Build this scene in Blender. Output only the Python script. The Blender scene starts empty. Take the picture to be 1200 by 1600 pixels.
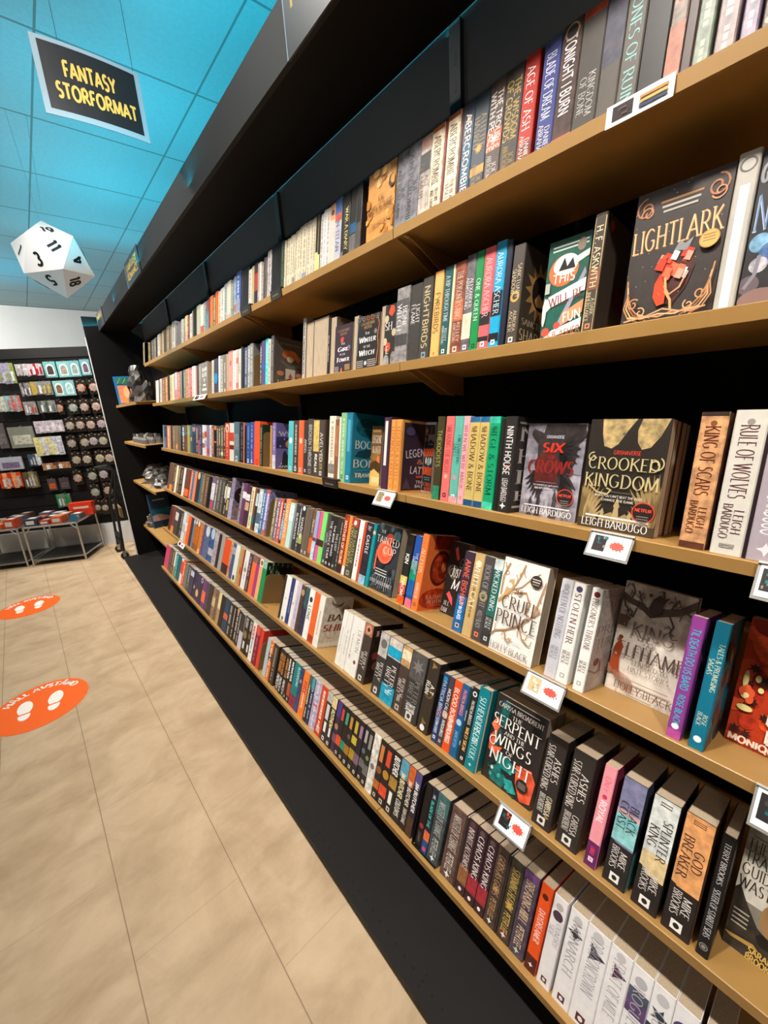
import bpy, math, random
from mathutils import Vector, Matrix
random.seed(7)
scene = bpy.context.scene
C = scene.collection
rad = math.radians

# ------------------------------------------------------------------ camera
CAM_H = 1.33                      # lens height above the floor (m)
F_PX, YAW, PITCH, ROLL = 633.06, 0.6836, 0.2693, -0.0664
fw = Vector((math.sin(YAW)*math.cos(PITCH), math.cos(YAW)*math.cos(PITCH), -math.sin(PITCH)))
rt0 = Vector((math.cos(YAW), -math.sin(YAW), 0)); up0 = rt0.cross(fw)
RT = rt0*math.cos(ROLL)+up0*math.sin(ROLL); UP = -rt0*math.sin(ROLL)+up0*math.cos(ROLL)
cam_d = bpy.data.cameras.new('camera'); cam = bpy.data.objects.new('camera', cam_d); C.objects.link(cam)
m = Matrix((RT, UP, -fw)).transposed().to_4x4(); m.translation = (0, 0, CAM_H)
cam.matrix_world = m
cam_d.lens = F_PX*36/1600; cam_d.sensor_width = 36; cam_d.sensor_fit = 'AUTO'; cam_d.clip_start = .02
scene.camera = cam

# ------------------------------------------------------------------ world, lamps, exposure
scene.view_settings.view_transform = 'Standard'; scene.view_settings.look = 'None'
scene.view_settings.gamma = 1; scene.view_settings.exposure = 0.0
scene.view_settings.use_curve_mapping = False
w = bpy.data.worlds.new('world'); scene.world = w; w.use_nodes = True
w.node_tree.nodes['Background'].inputs[0].default_value = (1.0, .86, .72, 1)
w.node_tree.nodes['Background'].inputs[1].default_value = 0.04

def area(name, loc, target, size, power, col, size_y=None, spread=180):
    l = bpy.data.lights.new(name, 'AREA'); l.energy = power; l.color = col; l.size = size
    l.shape = 'DISK'
    if size_y: l.shape = 'RECTANGLE'; l.size_y = size_y
    l.spread = rad(spread)
    o = bpy.data.objects.new(name, l); C.objects.link(o); o.location = loc
    d = Vector(target)-Vector(loc); o.rotation_euler = d.to_track_quat('-Z', 'Y').to_euler()
    return o
WARM = (1.0, .93, .85)
for k in range(7):                       # ceiling spots of the aisle, aimed at the shelves
    yy = -0.55+0.95*k
    area('ceiling_spot', (-.03, yy, 2.74), (.62, yy+.05, .85), .10, 10.4, WARM, spread=95)
for k in range(4):                       # general downlights further out in the shop
    area('ceiling_downlight', (-1.3, -.6+1.7*k, 2.76), (-1.15, -.6+1.7*k, 0), .16, 6, WARM, spread=160)
for k in range(6):                       # cyan strips on top of the bookcase, one per bay
    area('cyan_light', (.70, .31+.9*k-.45, CAM_H+.77), (.62, .31+.9*k-.45, CAM_H+1.5), .05, 5.8, (.0, .60, .80), size_y=.80, spread=178)
area('cyan_light', (-1.5, 2.9, CAM_H+.75), (-1.2, 2.9, CAM_H+1.5), .05, 12, (.0, .44, .66), size_y=6.4, spread=178)  # unseen cyan fill, added to tint the left part of the ceiling
area('cyan_light', (-.35, 5.60, CAM_H+.74), (-.3, 5.4, CAM_H+1.5), 1.8, 9, (.0, .50, .72), size_y=.05, spread=178)    # cyan fill added above the display wall to tint the far ceiling
area('sign_fill', (-.25, .55, 2.74), (.37, 1.86, 2.36), .08, 3.2, WARM, spread=50)  # warm fill added to keep the sign lettering gold under the cyan
area('far_downlight', (-.9, 5.75, 2.74), (-.7, 6.9, 1.6), .5, 62, (1.0, .97, .93), spread=170)
area('far_downlight', (-.35, 4.0, 2.74), (.15, 5.2, .8), .25, 17, (1.0, .95, .90), spread=140)

# ------------------------------------------------------------------ helpers
def lin(hexs, a=0.0):
    hexs = hexs.lstrip('#'); o = []
    for i in (0, 2, 4):
        c = int(hexs[i:i+2], 16)/255
        o.append(c/12.92 if c <= .04045 else ((c+.055)/1.055)**2.4)
    return (o[0], o[1], o[2], a)

class Geo:
    """collects faces with a colour each and becomes ONE mesh"""
    def __init__(s): s.v = []; s.f = []; s.c = []
    def face(s, pts, col):
        n = len(s.v); s.v += [tuple(p) for p in pts]; s.f.append(tuple(range(n, n+len(pts)))); s.c.append(col)
    def prism(s, poly, z0, z1, col):      # poly counter-clockwise in x,y
        n = len(poly); b = len(s.v)
        s.v += [(p[0], p[1], z0) for p in poly]+[(p[0], p[1], z1) for p in poly]
        s.f.append(tuple(b+i for i in reversed(range(n)))); s.f.append(tuple(b+n+i for i in range(n)))
        for i in range(n):
            j = (i+1) % n; s.f.append((b+i, b+j, b+n+j, b+n+i))
        s.c += [col]*(n+2)
    def box(s, a, b, col):
        s.prism([(a[0], a[1]), (b[0], a[1]), (b[0], b[1]), (a[0], b[1])], a[2], b[2], col)
    def quadbox(s, o, e1, e2, e3, col):
        o, e1, e2, e3 = Vector(o), Vector(e1), Vector(e2), Vector(e3)
        P = [o, o+e1, o+e1+e2, o+e2]; P += [p+e3 for p in P]; b = len(s.v); s.v += [tuple(p) for p in P]
        s.f += [(b+3, b+2, b+1, b), (b+4, b+5, b+6, b+7), (b, b+1, b+5, b+4), (b+1, b+2, b+6, b+5), (b+2, b+3, b+7, b+6), (b+3, b, b+4, b+7)]
        s.c += [col]*6
    def tube(s, pts, r, col, n=8, cap=True):
        pts = [Vector(p) for p in pts]; rings = []
        up = Vector((0, 0, 1))
        for i, p in enumerate(pts):
            t = (pts[min(i+1, len(pts)-1)]-pts[max(i-1, 0)]).normalized()
            a = t.cross(up if abs(t.z) < .95 else Vector((1, 0, 0))).normalized(); bb = t.cross(a).normalized()
            b0 = len(s.v); rr = r[i] if isinstance(r, (list, tuple)) else r
            s.v += [tuple(p+(a*math.cos(2*math.pi*k/n)+bb*math.sin(2*math.pi*k/n))*rr) for k in range(n)]; rings.append(b0)
        for a, b in zip(rings, rings[1:]):
            for k in range(n):
                j = (k+1) % n; s.f.append((a+k, a+j, b+j, b+k)); s.c.append(col)
        if cap:
            s.f.append(tuple(rings[0]+k for k in reversed(range(n)))); s.f.append(tuple(rings[-1]+k for k in range(n))); s.c += [col]*2
    def lathe(s, prof, c, col, n=14):
        rings = []
        for r, z in prof:
            b = len(s.v); s.v += [(c[0]+r*math.cos(2*math.pi*k/n), c[1]+r*math.sin(2*math.pi*k/n), c[2]+z) for k in range(n)]; rings.append(b)
        for a, b in zip(rings, rings[1:]):
            for k in range(n):
                j = (k+1) % n; s.f.append((a+k, a+j, b+j, b+k)); s.c.append(col)
        s.f.append(tuple(rings[0]+k for k in reversed(range(n)))); s.f.append(tuple(rings[-1]+k for k in range(n))); s.c += [col]*2
    def build(s, name, mat, parent=None, smooth=False):
        me = bpy.data.meshes.new(name); me.from_pydata(s.v, [], s.f)
        at = me.color_attributes.new('Col', 'FLOAT_COLOR', 'CORNER')
        buf = []
        for f, c in zip(s.f, s.c): buf += list(c)*len(f)
        at.data.foreach_set('color', buf)
        me.materials.append(mat)
        if smooth: me.polygons.foreach_set('use_smooth', [True]*len(me.polygons))
        me.update()
        o = bpy.data.objects.new(name, me); C.objects.link(o)
        if parent: o.parent = parent
        return o

def tag(o, label=None, cat=None, group=None, kind=None):
    if label: o['label'] = label
    if cat: o['category'] = cat
    if group: o['group'] = group
    if kind: o['kind'] = kind
    return o
def empty(name, mat4=None, label=None, cat=None, group=None):
    o = bpy.data.objects.new(name, None); C.objects.link(o); o.empty_display_size = .05
    if mat4 is not None: o.matrix_world = mat4
    return tag(o, label, cat, group)

# ------------------------------------------------------------------ materials
def mat(name, base=None, rough=.5, metal=0.0, spec=.5):
    ma = bpy.data.materials.new(name); ma.use_nodes = True
    b = ma.node_tree.nodes['Principled BSDF']
    if base: b.inputs['Base Color'].default_value = base
    b.inputs['Roughness'].default_value = rough; b.inputs['Metallic'].default_value = metal
    b.inputs['Specular IOR Level'].default_value = spec
    return ma, ma.node_tree, b
def noise(nt, scale, detail=3, coord='Object', rough=.55):
    tc = nt.nodes.new('ShaderNodeTexCoord'); n = nt.nodes.new('ShaderNodeTexNoise')
    n.inputs['Scale'].default_value = scale; n.inputs['Detail'].default_value = detail; n.inputs['Roughness'].default_value = rough
    nt.links.new(tc.outputs[coord], n.inputs['Vector']); return n
def ramp(nt, src, stops):
    r = nt.nodes.new('ShaderNodeValToRGB'); nt.links.new(src, r.inputs[0])
    e = r.color_ramp.elements
    while len(e) < len(stops): e.new(.5)
    for el, (p, c) in zip(e, stops): el.position = p; el.color = c
    return r
def mathn(nt, op, a, b=None):
    n = nt.nodes.new('ShaderNodeMath'); n.operation = op
    for i, v in enumerate((a, b)):
        if v is None: continue
        if isinstance(v, (int, float)): n.inputs[i].default_value = v
        else: nt.links.new(v, n.inputs[i])
    return n.outputs[0]

def colour_attr_mat(name, rough, spec=.4, metal=0.0, scale=70.0, alpha=None):
    """base colour from the face colours; their 4th value sets how strongly a procedural print mottles it"""
    ma, nt, b = mat(name, None, rough, metal, spec)
    a = nt.nodes.new('ShaderNodeAttribute'); a.attribute_name = 'Col'
    n = noise(nt, scale, 4)
    r = ramp(nt, n.outputs['Fac'], [(.32, (.25, .22, .22, 1)), (.5, (1, 1, 1, 1)), (.68, (1.9, 1.75, 1.6, 1))])
    mx = nt.nodes.new('ShaderNodeMix'); mx.data_type = 'RGBA'; mx.blend_type = 'MULTIPLY'
    nt.links.new(a.outputs['Alpha'], mx.inputs[0]); nt.links.new(a.outputs['Color'], mx.inputs[6]); nt.links.new(r.outputs[0], mx.inputs[7])
    nt.links.new(mx.outputs[2], b.inputs['Base Color'])
    if alpha is not None: b.inputs['Alpha'].default_value = alpha
    return ma
M_COVER = colour_attr_mat('printed_cover', .42, .35)
M_INK = colour_attr_mat('printed_ink', .5, .2)
M_PLAST = colour_attr_mat('packaging', .3, .5, scale=45)
M_METAL = colour_attr_mat('painted_metal', .38, .5, scale=30)
def paper():
    ma, nt, b = mat('page_edges', None, .85, 0, .15)
    tc = nt.nodes.new('ShaderNodeTexCoord'); mp = nt.nodes.new('ShaderNodeMapping'); mp.inputs['Scale'].default_value = (900, 900, 25)
    nt.links.new(tc.outputs['Object'], mp.inputs[0])
    n = nt.nodes.new('ShaderNodeTexNoise'); n.inputs['Scale'].default_value = 1.0; n.inputs['Detail'].default_value = 2
    nt.links.new(mp.outputs[0], n.inputs['Vector'])
    r = ramp(nt, n.outputs['Fac'], [(.3, (0.36, 0.2775, 0.1827, 1)), (.7, (0.58, 0.4625, 0.3315, 1))])
    nt.links.new(r.outputs[0], b.inputs['Base Color']); return ma
M_PAPER = paper()
def noisy(name, c0, c1, scale, rough, metal=0.0, spec=.4, bump=0.0):
    ma, nt, b = mat(name, None, rough, metal, spec)
    n = noise(nt, scale, 4); r = ramp(nt, n.outputs['Fac'], [(.3, c0), (.7, c1)])
    nt.links.new(r.outputs[0], b.inputs['Base Color'])
    if bump:
        bp = nt.nodes.new('ShaderNodeBump'); bp.inputs['Strength'].default_value = bump; bp.inputs['Distance'].default_value = .002
        nt.links.new(n.outputs['Fac'], bp.inputs['Height']); nt.links.new(bp.outputs[0], b.inputs['Normal'])
    return ma
M_GOLD = noisy('gold_lacquer', (0.39, 0.2128, 0.0595, 1), (0.44, 0.2451, 0.0748, 1), 9, .42, .0, .55)
M_BLACK = noisy('black_panel', (.005, .0043, .004, 1), (.0068, .0057, .005, 1), 6, .7, 0, .15)
M_DECK = noisy('black_base_metal', (.0075, .0062, .0055, 1), (.0095, .008, .007, 1), 5, .6, 0, .2)
M_FASCIA = noisy('graphite_fascia', (.0065, .006, .0058, 1), (.0085, .0078, .0075, 1), 7, .62, 0, .3)
M_WHITE = noisy('white_paint', (.74, .73, .71, 1), (.80, .79, .77, 1), 3, .6)
M_CHROME = noisy('brushed_steel', (.50, .49, .47, 1), (.62, .60, .57, 1), 60, .32, .85)
M_TAN = noisy('tan_bookend', (0.235, 0.1388, 0.0527, 1), (0.27, 0.1619, 0.06375, 1), 14, .5)
M_BOARD = noisy('slatwall', (.010, .0088, .008, 1), (.014, .012, .011, 1), 4, .6, 0, .25)

def floor_mat():
    ma, nt, b = mat('beige_vinyl_tiles', None, .55, 0, .35)
    tc = nt.nodes.new('ShaderNodeTexCoord'); mp = nt.nodes.new('ShaderNodeMapping')
    mp.inputs['Rotation'].default_value = (0, 0, -.0321)
    nt.links.new(tc.outputs['Object'], mp.inputs[0])
    n1 = nt.nodes.new('ShaderNodeTexNoise'); n1.inputs['Scale'].default_value = 4.6; n1.inputs['Detail'].default_value = 7; n1.inputs['Roughness'].default_value = .62
    n1.inputs['Distortion'].default_value = .8
    nt.links.new(mp.outputs[0], n1.inputs['Vector'])
    r1 = ramp(nt, n1.outputs['Fac'], [(.25, (0.385, 0.2636, 0.153, 1)), (.5, (0.475, 0.3376, 0.204, 1)), (.75, (0.56, 0.4116, 0.2635, 1))])
    # stone-like streaks
    mp2 = nt.nodes.new('ShaderNodeMapping'); mp2.inputs['Scale'].default_value = (3.2, 7.5, 1); mp2.inputs['Rotation'].default_value = (0, 0, .5)
    nt.links.new(tc.outputs['Object'], mp2.inputs[0])
    n2 = nt.nodes.new('ShaderNodeTexNoise'); n2.inputs['Scale'].default_value = 1.3; n2.inputs['Detail'].default_value = 6; n2.inputs['Roughness'].default_value = .6
    nt.links.new(mp2.outputs[0], n2.inputs['Vector'])
    r2 = ramp(nt, n2.outputs['Fac'], [(.34, (.88, .86, .83, 1)), (.5, (1, 1, 1, 1)), (.66, (1.06, 1.06, 1.06, 1))])
    mx = nt.nodes.new('ShaderNodeMix'); mx.data_type = 'RGBA'; mx.blend_type = 'MULTIPLY'; mx.inputs[0].default_value = 1
    nt.links.new(r1.outputs[0], mx.inputs[6]); nt.links.new(r2.outputs[0], mx.inputs[7])
    # tile joints: long joints every 0.275 m, cross joints every 0.55 m staggered
    sx = nt.nodes.new('ShaderNodeSeparateXYZ'); nt.links.new(mp.outputs[0], sx.inputs[0])
    cx = mathn(nt, 'DIVIDE', mathn(nt, 'ADD', sx.outputs[0], 20*.272+.075), .272)
    fx = mathn(nt, 'FRACT', cx); col = mathn(nt, 'FLOOR', cx)
    dx = mathn(nt, 'MULTIPLY', mathn(nt, 'MINIMUM', fx, mathn(nt, 'SUBTRACT', 1.0, fx)), .272)
    cy = mathn(nt, 'ADD', mathn(nt, 'DIVIDE', sx.outputs[1], .55), mathn(nt, 'MULTIPLY', col, .5))
    fy = mathn(nt, 'FRACT', mathn(nt, 'ADD', cy, 40.2))
    dy = mathn(nt, 'MULTIPLY', mathn(nt, 'MINIMUM', fy, mathn(nt, 'SUBTRACT', 1.0, fy)), .55)
    jx = mathn(nt, 'LESS_THAN', dx, .0013); jy = mathn(nt, 'MULTIPLY', mathn(nt, 'LESS_THAN', dy, .0009), .45)
    j = mathn(nt, 'MAXIMUM', jx, jy)
    mj = nt.nodes.new('ShaderNodeMix'); mj.data_type = 'RGBA'
    nt.links.new(mathn(nt, 'MULTIPLY', j, .75), mj.inputs[0]); nt.links.new(mx.outputs[2], mj.inputs[6]); mj.inputs[7].default_value = (.17, .105, .055, 1)
    nt.links.new(mj.outputs[2], b.inputs['Base Color'])
    bp = nt.nodes.new('ShaderNodeBump'); bp.inputs['Strength'].default_value = .35; bp.inputs['Distance'].default_value = .004
    nt.links.new(n1.outputs['Fac'], bp.inputs['Height']); nt.links.new(bp.outputs[0], b.inputs['Normal'])
    return ma
def ceiling_mat():
    ma, nt, b = mat('ceiling_tiles', None, .9, 0, .1)
    tc = nt.nodes.new('ShaderNodeTexCoord'); sx = nt.nodes.new('ShaderNodeSeparateXYZ'); nt.links.new(tc.outputs['Object'], sx.inputs[0])
    def line(o, period, off, wd):
        f = mathn(nt, 'FRACT', mathn(nt, 'DIVIDE', mathn(nt, 'ADD', o, off+50*period), period))
        return mathn(nt, 'LESS_THAN', mathn(nt, 'MULTIPLY', mathn(nt, 'MINIMUM', f, mathn(nt, 'SUBTRACT', 1.0, f)), period), wd)
    g = mathn(nt, 'MAXIMUM', line(sx.outputs[0], .60, -.965, .0045), line(sx.outputs[1], .60, -2.328, .0055))
    n = noise(nt, 55, 3); r = ramp(nt, n.outputs['Fac'], [(.3, (.40, .55, .60, 1)), (.7, (.45, .60, .65, 1))])  # blue of the cyan light partly put into the tile colour
    mj = nt.nodes.new('ShaderNodeMix'); mj.data_type = 'RGBA'
    nt.links.new(mathn(nt, 'MULTIPLY', g, .85), mj.inputs[0]); nt.links.new(r.outputs[0], mj.inputs[6]); mj.inputs[7].default_value = (.22, .22, .22, 1)
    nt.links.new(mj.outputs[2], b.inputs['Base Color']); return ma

# ------------------------------------------------------------------ stroke lettering
def arc(cx, cy, rx, ry, a0, a1, n=9):
    return [(cx+rx*math.cos(rad(a0+(a1-a0)*i/n)), cy+ry*math.sin(rad(a0+(a1-a0)*i/n))) for i in range(n+1)]
GL = {
 'A': (.78, [[(.02, 0), (.39, 1), (.76, 0)], [(.15, .34), (.63, .34)]]),
 'B': (.66, [[(.1, 0), (.1, 1)], [(.1, 1), (.32, 1)]+arc(.32, .76, .22, .24, 90, -90)+[(.1, .52)], [(.32, .52)]+arc(.34, .26, .26, .26, 90, -90)+[(.1, 0)]]),
 'C': (.76, [arc(.42, .5, .36, .5, 48, 312, 14)]),
 'D': (.78, [[(.1, 0), (.1, 1)], [(.1, 1), (.28, 1)]+arc(.28, .5, .44, .5, 90, -90, 12)+[(.1, 0)]]),
 'E': (.58, [[(.1, 0), (.1, 1)], [(.1, 1), (.54, 1)], [(.1, .52), (.46, .52)], [(.1, 0), (.55, 0)]]),
 'F': (.55, [[(.1, 0), (.1, 1)], [(.1, 1), (.53, 1)], [(.1, .52), (.45, .52)]]),
 'G': (.82, [arc(.42, .5, .36, .5, 48, 320, 14)+[(.72, .42)], [(.5, .44), (.76, .44)]]),
 'H': (.78, [[(.1, 0), (.1, 1)], [(.68, 0), (.68, 1)], [(.1, .52), (.68, .52)]]),
 'I': (.22, [[(.11, 0), (.11, 1)]]),
 'J': (.42, [[(.3, 1), (.3, .2)]+arc(.12, .18, .18, .2, 0, -130, 6)]),
 'K': (.72, [[(.1, 0), (.1, 1)], [(.64, 1), (.12, .45)], [(.27, .6), (.7, 0)]]),
 'L': (.55, [[(.1, 1), (.1, 0)], [(.1, 0), (.53, 0)]]),
 'M': (.94, [[(.08, 0), (.12, 1), (.47, .08), (.82, 1), (.86, 0)]]),
 'N': (.8, [[(.1, 0), (.1, 1), (.7, 0), (.7, 1)]]),
 'O': (.86, [arc(.43, .5, .37, .5, 90, 450, 18)]),
 'P': (.62, [[(.1, 0), (.1, 1)], [(.1, 1), (.32, 1)]+arc(.32, .73, .25, .27, 90, -90)+[(.1, .46)]]),
 'Q': (.86, [arc(.43, .5, .37, .5, 90, 450, 18), [(.45, .2), (.86, -.18)]]),
 'R': (.7, [[(.1, 0), (.1, 1)], [(.1, 1), (.32, 1)]+arc(.32, .74, .24, .26, 90, -90)+[(.1, .48)], [(.32, .48), (.7, 0)]]),
 'S': (.58, [arc(.3, .75, .2, .25, 40, 270, 9)+arc(.3, .25, .22, .25, 90, -140, 9)]),
 'T': (.7, [[(.35, 0), (.35, 1)], [(.02, 1), (.68, 1)]]),
 'U': (.76, [[(.1, 1), (.1, .3)]+arc(.38, .3, .28, .3, 180, 360, 9)+[(.66, 1)]]),
 'V': (.74, [[(.02, 1), (.37, 0), (.72, 1)]]),
 'W': (1.08, [[(.02, 1), (.29, 0), (.54, .95), (.79, 0), (1.06, 1)]]),
 'X': (.72, [[(.04, 1), (.68, 0)], [(.66, 1), (.04, 0)]]),
 'Y': (.7, [[(.02, 1), (.35, .48), (.68, 1)], [(.35, .48), (.35, 0)]]),
 'Z': (.64, [[(.06, 1), (.58, 1), (.05, 0), (.6, 0)]]),
 '&': (.8, [[(.76, 0), (.22, .66)]+arc(.34, .8, .16, .2, 200, -40, 8)+[(.14, .4)]+arc(.32, .22, .24, .22, 150, 330, 8)+[(.74, .46)]]),
 "'": (.16, [[(.08, 1), (.08, .78)]]), '.': (.18, [[(.08, 0), (.08, .1)]]), '-': (.4, [[(.05, .42), (.35, .42)]]),
 ',': (.18, [[(.1, .08), (.04, -.16)]]), '!': (.2, [[(.1, 1), (.1, .3)], [(.1, .1), (.1, 0)]]), ':': (.2, [[(.1, .7), (.1, .6)], [(.1, .12), (.1, 0)]]),
 '0': (.66, [arc(.33, .5, .27, .5, 90, 450, 14)]), '1': (.4, [[(.05, .8), (.22, 1), (.22, 0)]]),
 '2': (.6, [arc(.3, .72, .22, .28, 160, -30, 8)+[(.06, 0), (.56, 0)]]),
 '3': (.6, [arc(.28, .75, .2, .25, 150, -80, 8), arc(.28, .27, .25, .27, 85, -150, 9)]),
 '4': (.66, [[(.48, 0), (.48, 1), (.04, .28), (.64, .28)]]),
 '5': (.6, [[(.52, 1), (.14, 1), (.1, .54)]+arc(.28, .3, .26, .3, 100, -150, 9)]),
 '8': (.6, [arc(.3, .75, .2, .25, 90, 450, 12), arc(.3, .26, .25, .26, 90, 450, 12)]),
 '9': (.6, [arc(.3, .7, .24, .3, 0, 360, 12), [(.54, .7), (.5, .3), (.24, 0)]]),
}
GL['\u00c5'] = (.78, GL['A'][1]+[arc(.39, 1.16, .09, .1, 90, 450, 8)])
STYLE = {'serif': (.13, .05, 1, 0), 'sans': (.15, .14, 0, 0), 'bold': (.24, .20, 0, 0), 'light': (.08, .06, 0, 0),
         'fine': (.09, .035, 1, 0), 'ital': (.13, .06, 0, .25), 'black': (.22, .06, 1, .12)}
def strip(pts, tw, th):
    out = []; n = len(pts)
    closed = n > 3 and abs(pts[0][0]-pts[-1][0])+abs(pts[0][1]-pts[-1][1]) < 1e-4
    for i, p in enumerate(pts):
        a = pts[i-1] if i else (pts[-2] if closed else pts[0]); b = pts[i+1] if i < n-1 else (pts[1] if closed else pts[-1])
        dx, dy = b[0]-a[0], b[1]-a[1]; l = math.hypot(dx, dy) or 1; nx, ny = -dy/l, dx/l
        k = .5*math.hypot(tw*nx, th*ny)
        if 0 < i < n-1:       # mitre at corners
            d1 = (p[0]-a[0], p[1]-a[1]); l1 = math.hypot(*d1) or 1
            k = min(k/max(.45, abs((-d1[1]*nx+d1[0]*ny)/l1)), k*1.8)
        out.append(((p[0]+nx*k, p[1]+ny*k), (p[0]-nx*k, p[1]-ny*k)))
    return [[out[i][0], out[i+1][0], out[i+1][1], out[i][1]] for i in range(n-1)]
GCACHE = {}
def glyph(ch, style):
    key = (ch, style)
    if key in GCACHE: return GCACHE[key]
    tw, th, ser, sh = STYLE[style]; small = ch.islower(); u = ch.upper()
    if u not in GL: GCACHE[key] = (.35, []); return GCACHE[key]
    wd, strokes = GL[u]; q = []
    for st in strokes:
        seg = [st[0]]
        for i in range(1, len(st)):       # sharp corners start a new pen stroke
            seg.append(st[i])
            if i < len(st)-1:
                a = (st[i][0]-st[i-1][0], st[i][1]-st[i-1][1]); b = (st[i+1][0]-st[i][0], st[i+1][1]-st[i][1])
                if a[0]*b[0]+a[1]*b[1] < .35*math.hypot(*a)*math.hypot(*b): q += strip(seg, tw, th); seg = [st[i]]
        q += strip(seg, tw, th)
        if ser and u not in "'.,-:!":
            for e, o in ((st[0], st[1]), (st[-1], st[-2])):
                if abs(e[1]-o[1]) > 1.2*abs(e[0]-o[0]) and (abs(e[1]) < .02 or abs(e[1]-1) < .02) and len(st) < 6:
                    q.append([(e[0]-.11, e[1]-th/2), (e[0]+.11, e[1]-th/2), (e[0]+.11, e[1]+th/2), (e[0]-.11, e[1]+th/2)])
    k = .76 if small else 1.0
    q = [[((x+sh*y)*k, y*k) for x, y in p] for p in q]
    GCACHE[key] = ((wd+.10)*k, q); return GCACHE[key]
def text_polys(s, style):
    x = 0; out = []
    for ch in s:
        if ch == ' ': x += .34; continue
        wd, q = glyph(ch, style)
        out += [[(px+x, py) for px, py in p] for p in q]; x += wd
    return max(x-.1, .05), out

class Art:
    """flat print on one face of a thing; (u right, v up) in metres, mapped to 3-D by fn(u, v, lift)"""
    def __init__(s, wd, ht, fn): s.w, s.h, s.fn, s.g, s.l = wd, ht, fn, Geo(), 1
    def poly(s, pts, col, a=0.0, frac=True):
        z = s.l*.00012
        if frac: pts = [(p[0]*s.w, p[1]*s.h) for p in pts]
        for ax, lim, sg in ((0, 0.0, 1), (0, s.w, -1), (1, 0.0, 1), (1, s.h, -1)):      # print stays on its face
            if all((p[ax]-lim)*sg >= 0 for p in pts): continue
            out = []
            for i, p in enumerate(pts):
                q = pts[i-1]; a, b = (q[ax]-lim)*sg, (p[ax]-lim)*sg
                if (a < 0) != (b < 0): k = a/(a-b); out.append((q[0]+(p[0]-q[0])*k, q[1]+(p[1]-q[1])*k))
                if b >= 0: out.append(p)
            pts = out
            if len(pts) < 3: return
        area2 = sum(pts[i][0]*pts[(i+1) % len(pts)][1]-pts[(i+1) % len(pts)][0]*pts[i][1] for i in range(len(pts)))
        if area2 < 0: pts = pts[::-1]
        s.g.face([s.fn(p[0], p[1], z) for p in pts], lin(col, a))
    def up(s): s.l += 1
    def rect(s, x0, y0, x1, y1, col, a=0.0): s.poly([(x0, y0), (x1, y0), (x1, y1), (x0, y1)], col, a); s.up()
    def ell(s, cx, cy, rx, ry, col, a=0.0, n=20, a0=0, a1=360):
        s.poly([(cx+rx*math.cos(rad(a0+(a1-a0)*i/n)), cy+ry*math.sin(rad(a0+(a1-a0)*i/n))) for i in range(n if a1-a0 >= 360 else n+1)], col, a); s.up()
    def circ(s, cx, cy, r, col, a=0.0): s.ell(cx, cy, r, r*s.w/s.h, col, a)      # r as a fraction of the width
    def ring(s, cx, cy, r, t, col): s.line(arc(cx, cy, r, r*s.w/s.h, 0, 360, 20), t, col)
    def line(s, pts, t, col):        # t in metres
        P = [(p[0]*s.w, p[1]*s.h) for p in pts]
        for q in strip(P, t, t): s.poly(q, col, 0, False)
        s.up()
    def text(s, st, x0, y0, x1, ch, col, style='serif', rot=0.0):   # fills x0..x1, cap height ch (fraction of height)
        wd, q = text_polys(st, style); sx = (x1-x0)*s.w/wd; sy = ch*s.h; c, sn = math.cos(rot), math.sin(rot)
        for p in q:
            s.poly([(x0*s.w+px*sx*c-py*sy*sn, y0*s.h+px*sx*sn+py*sy*c) for px, py in p], col, 0, False)
        s.up()
    def vtext(s, st, a, b, size, off, col, style='serif', stretch=True):      # down a spine: from fraction a to b from the top
        wd, q = text_polys(st, style); L = (b-a)*s.h; sy = size*s.w; sx = L/wd
        if not stretch or sx > sy*1.25: sx = min(sx, sy*1.0)
        x0 = off*s.w-sy/2; z0 = s.h*(1-a)-(L-sx*wd)/2
        for p in q: s.poly([(x0+py*sy, z0-px*sx) for px, py in p], col, 0, False)
        s.up()
    def star(s, cx, cy, r, n, col, inner=.5):
        k = s.w/s.h
        s.poly([(cx+(r if i % 2 == 0 else r*inner)*math.cos(math.pi*i/n), cy+k*(r if i % 2 == 0 else r*inner)*math.sin(math.pi*i/n)) for i in range(2*n)], col); s.up()
    def branch(s, pts, t, col, twigs=0, seed=1):
        rr = random.Random(seed); s.line(pts, t, col)
        for i in range(twigs):
            k = rr.randrange(len(pts)-1); f = rr.random(); p = [pts[k][j]+(pts[k+1][j]-pts[k][j])*f for j in (0, 1)]
            an = rr.uniform(0, 6.28); L = rr.uniform(.05, .14)
            s.line([tuple(p), (p[0]+L*.6*math.cos(an), p[1]+L*.6*math.sin(an)), (p[0]+L*math.cos(an+.5), p[1]+L*math.sin(an+.5))], t*.5, col)
# ------------------------------------------------------------------ pixel -> place in the room
def ray(px, py): return RT*((px-600)/F_PX)+UP*((800-py)/F_PX)+fw
ORG = Vector((0, 0, CAM_H))
def on_y(px, py, Y): d = ray(px, py); return ORG+d*(Y/d.y)
def on_z(px, py, Z): d = ray(px, py); return ORG+d*((Z-CAM_H)/d.z)
def on_plane(px, py, P, n): d = ray(px, py); return ORG+d*(((P-ORG).dot(n))/d.dot(n))

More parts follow.
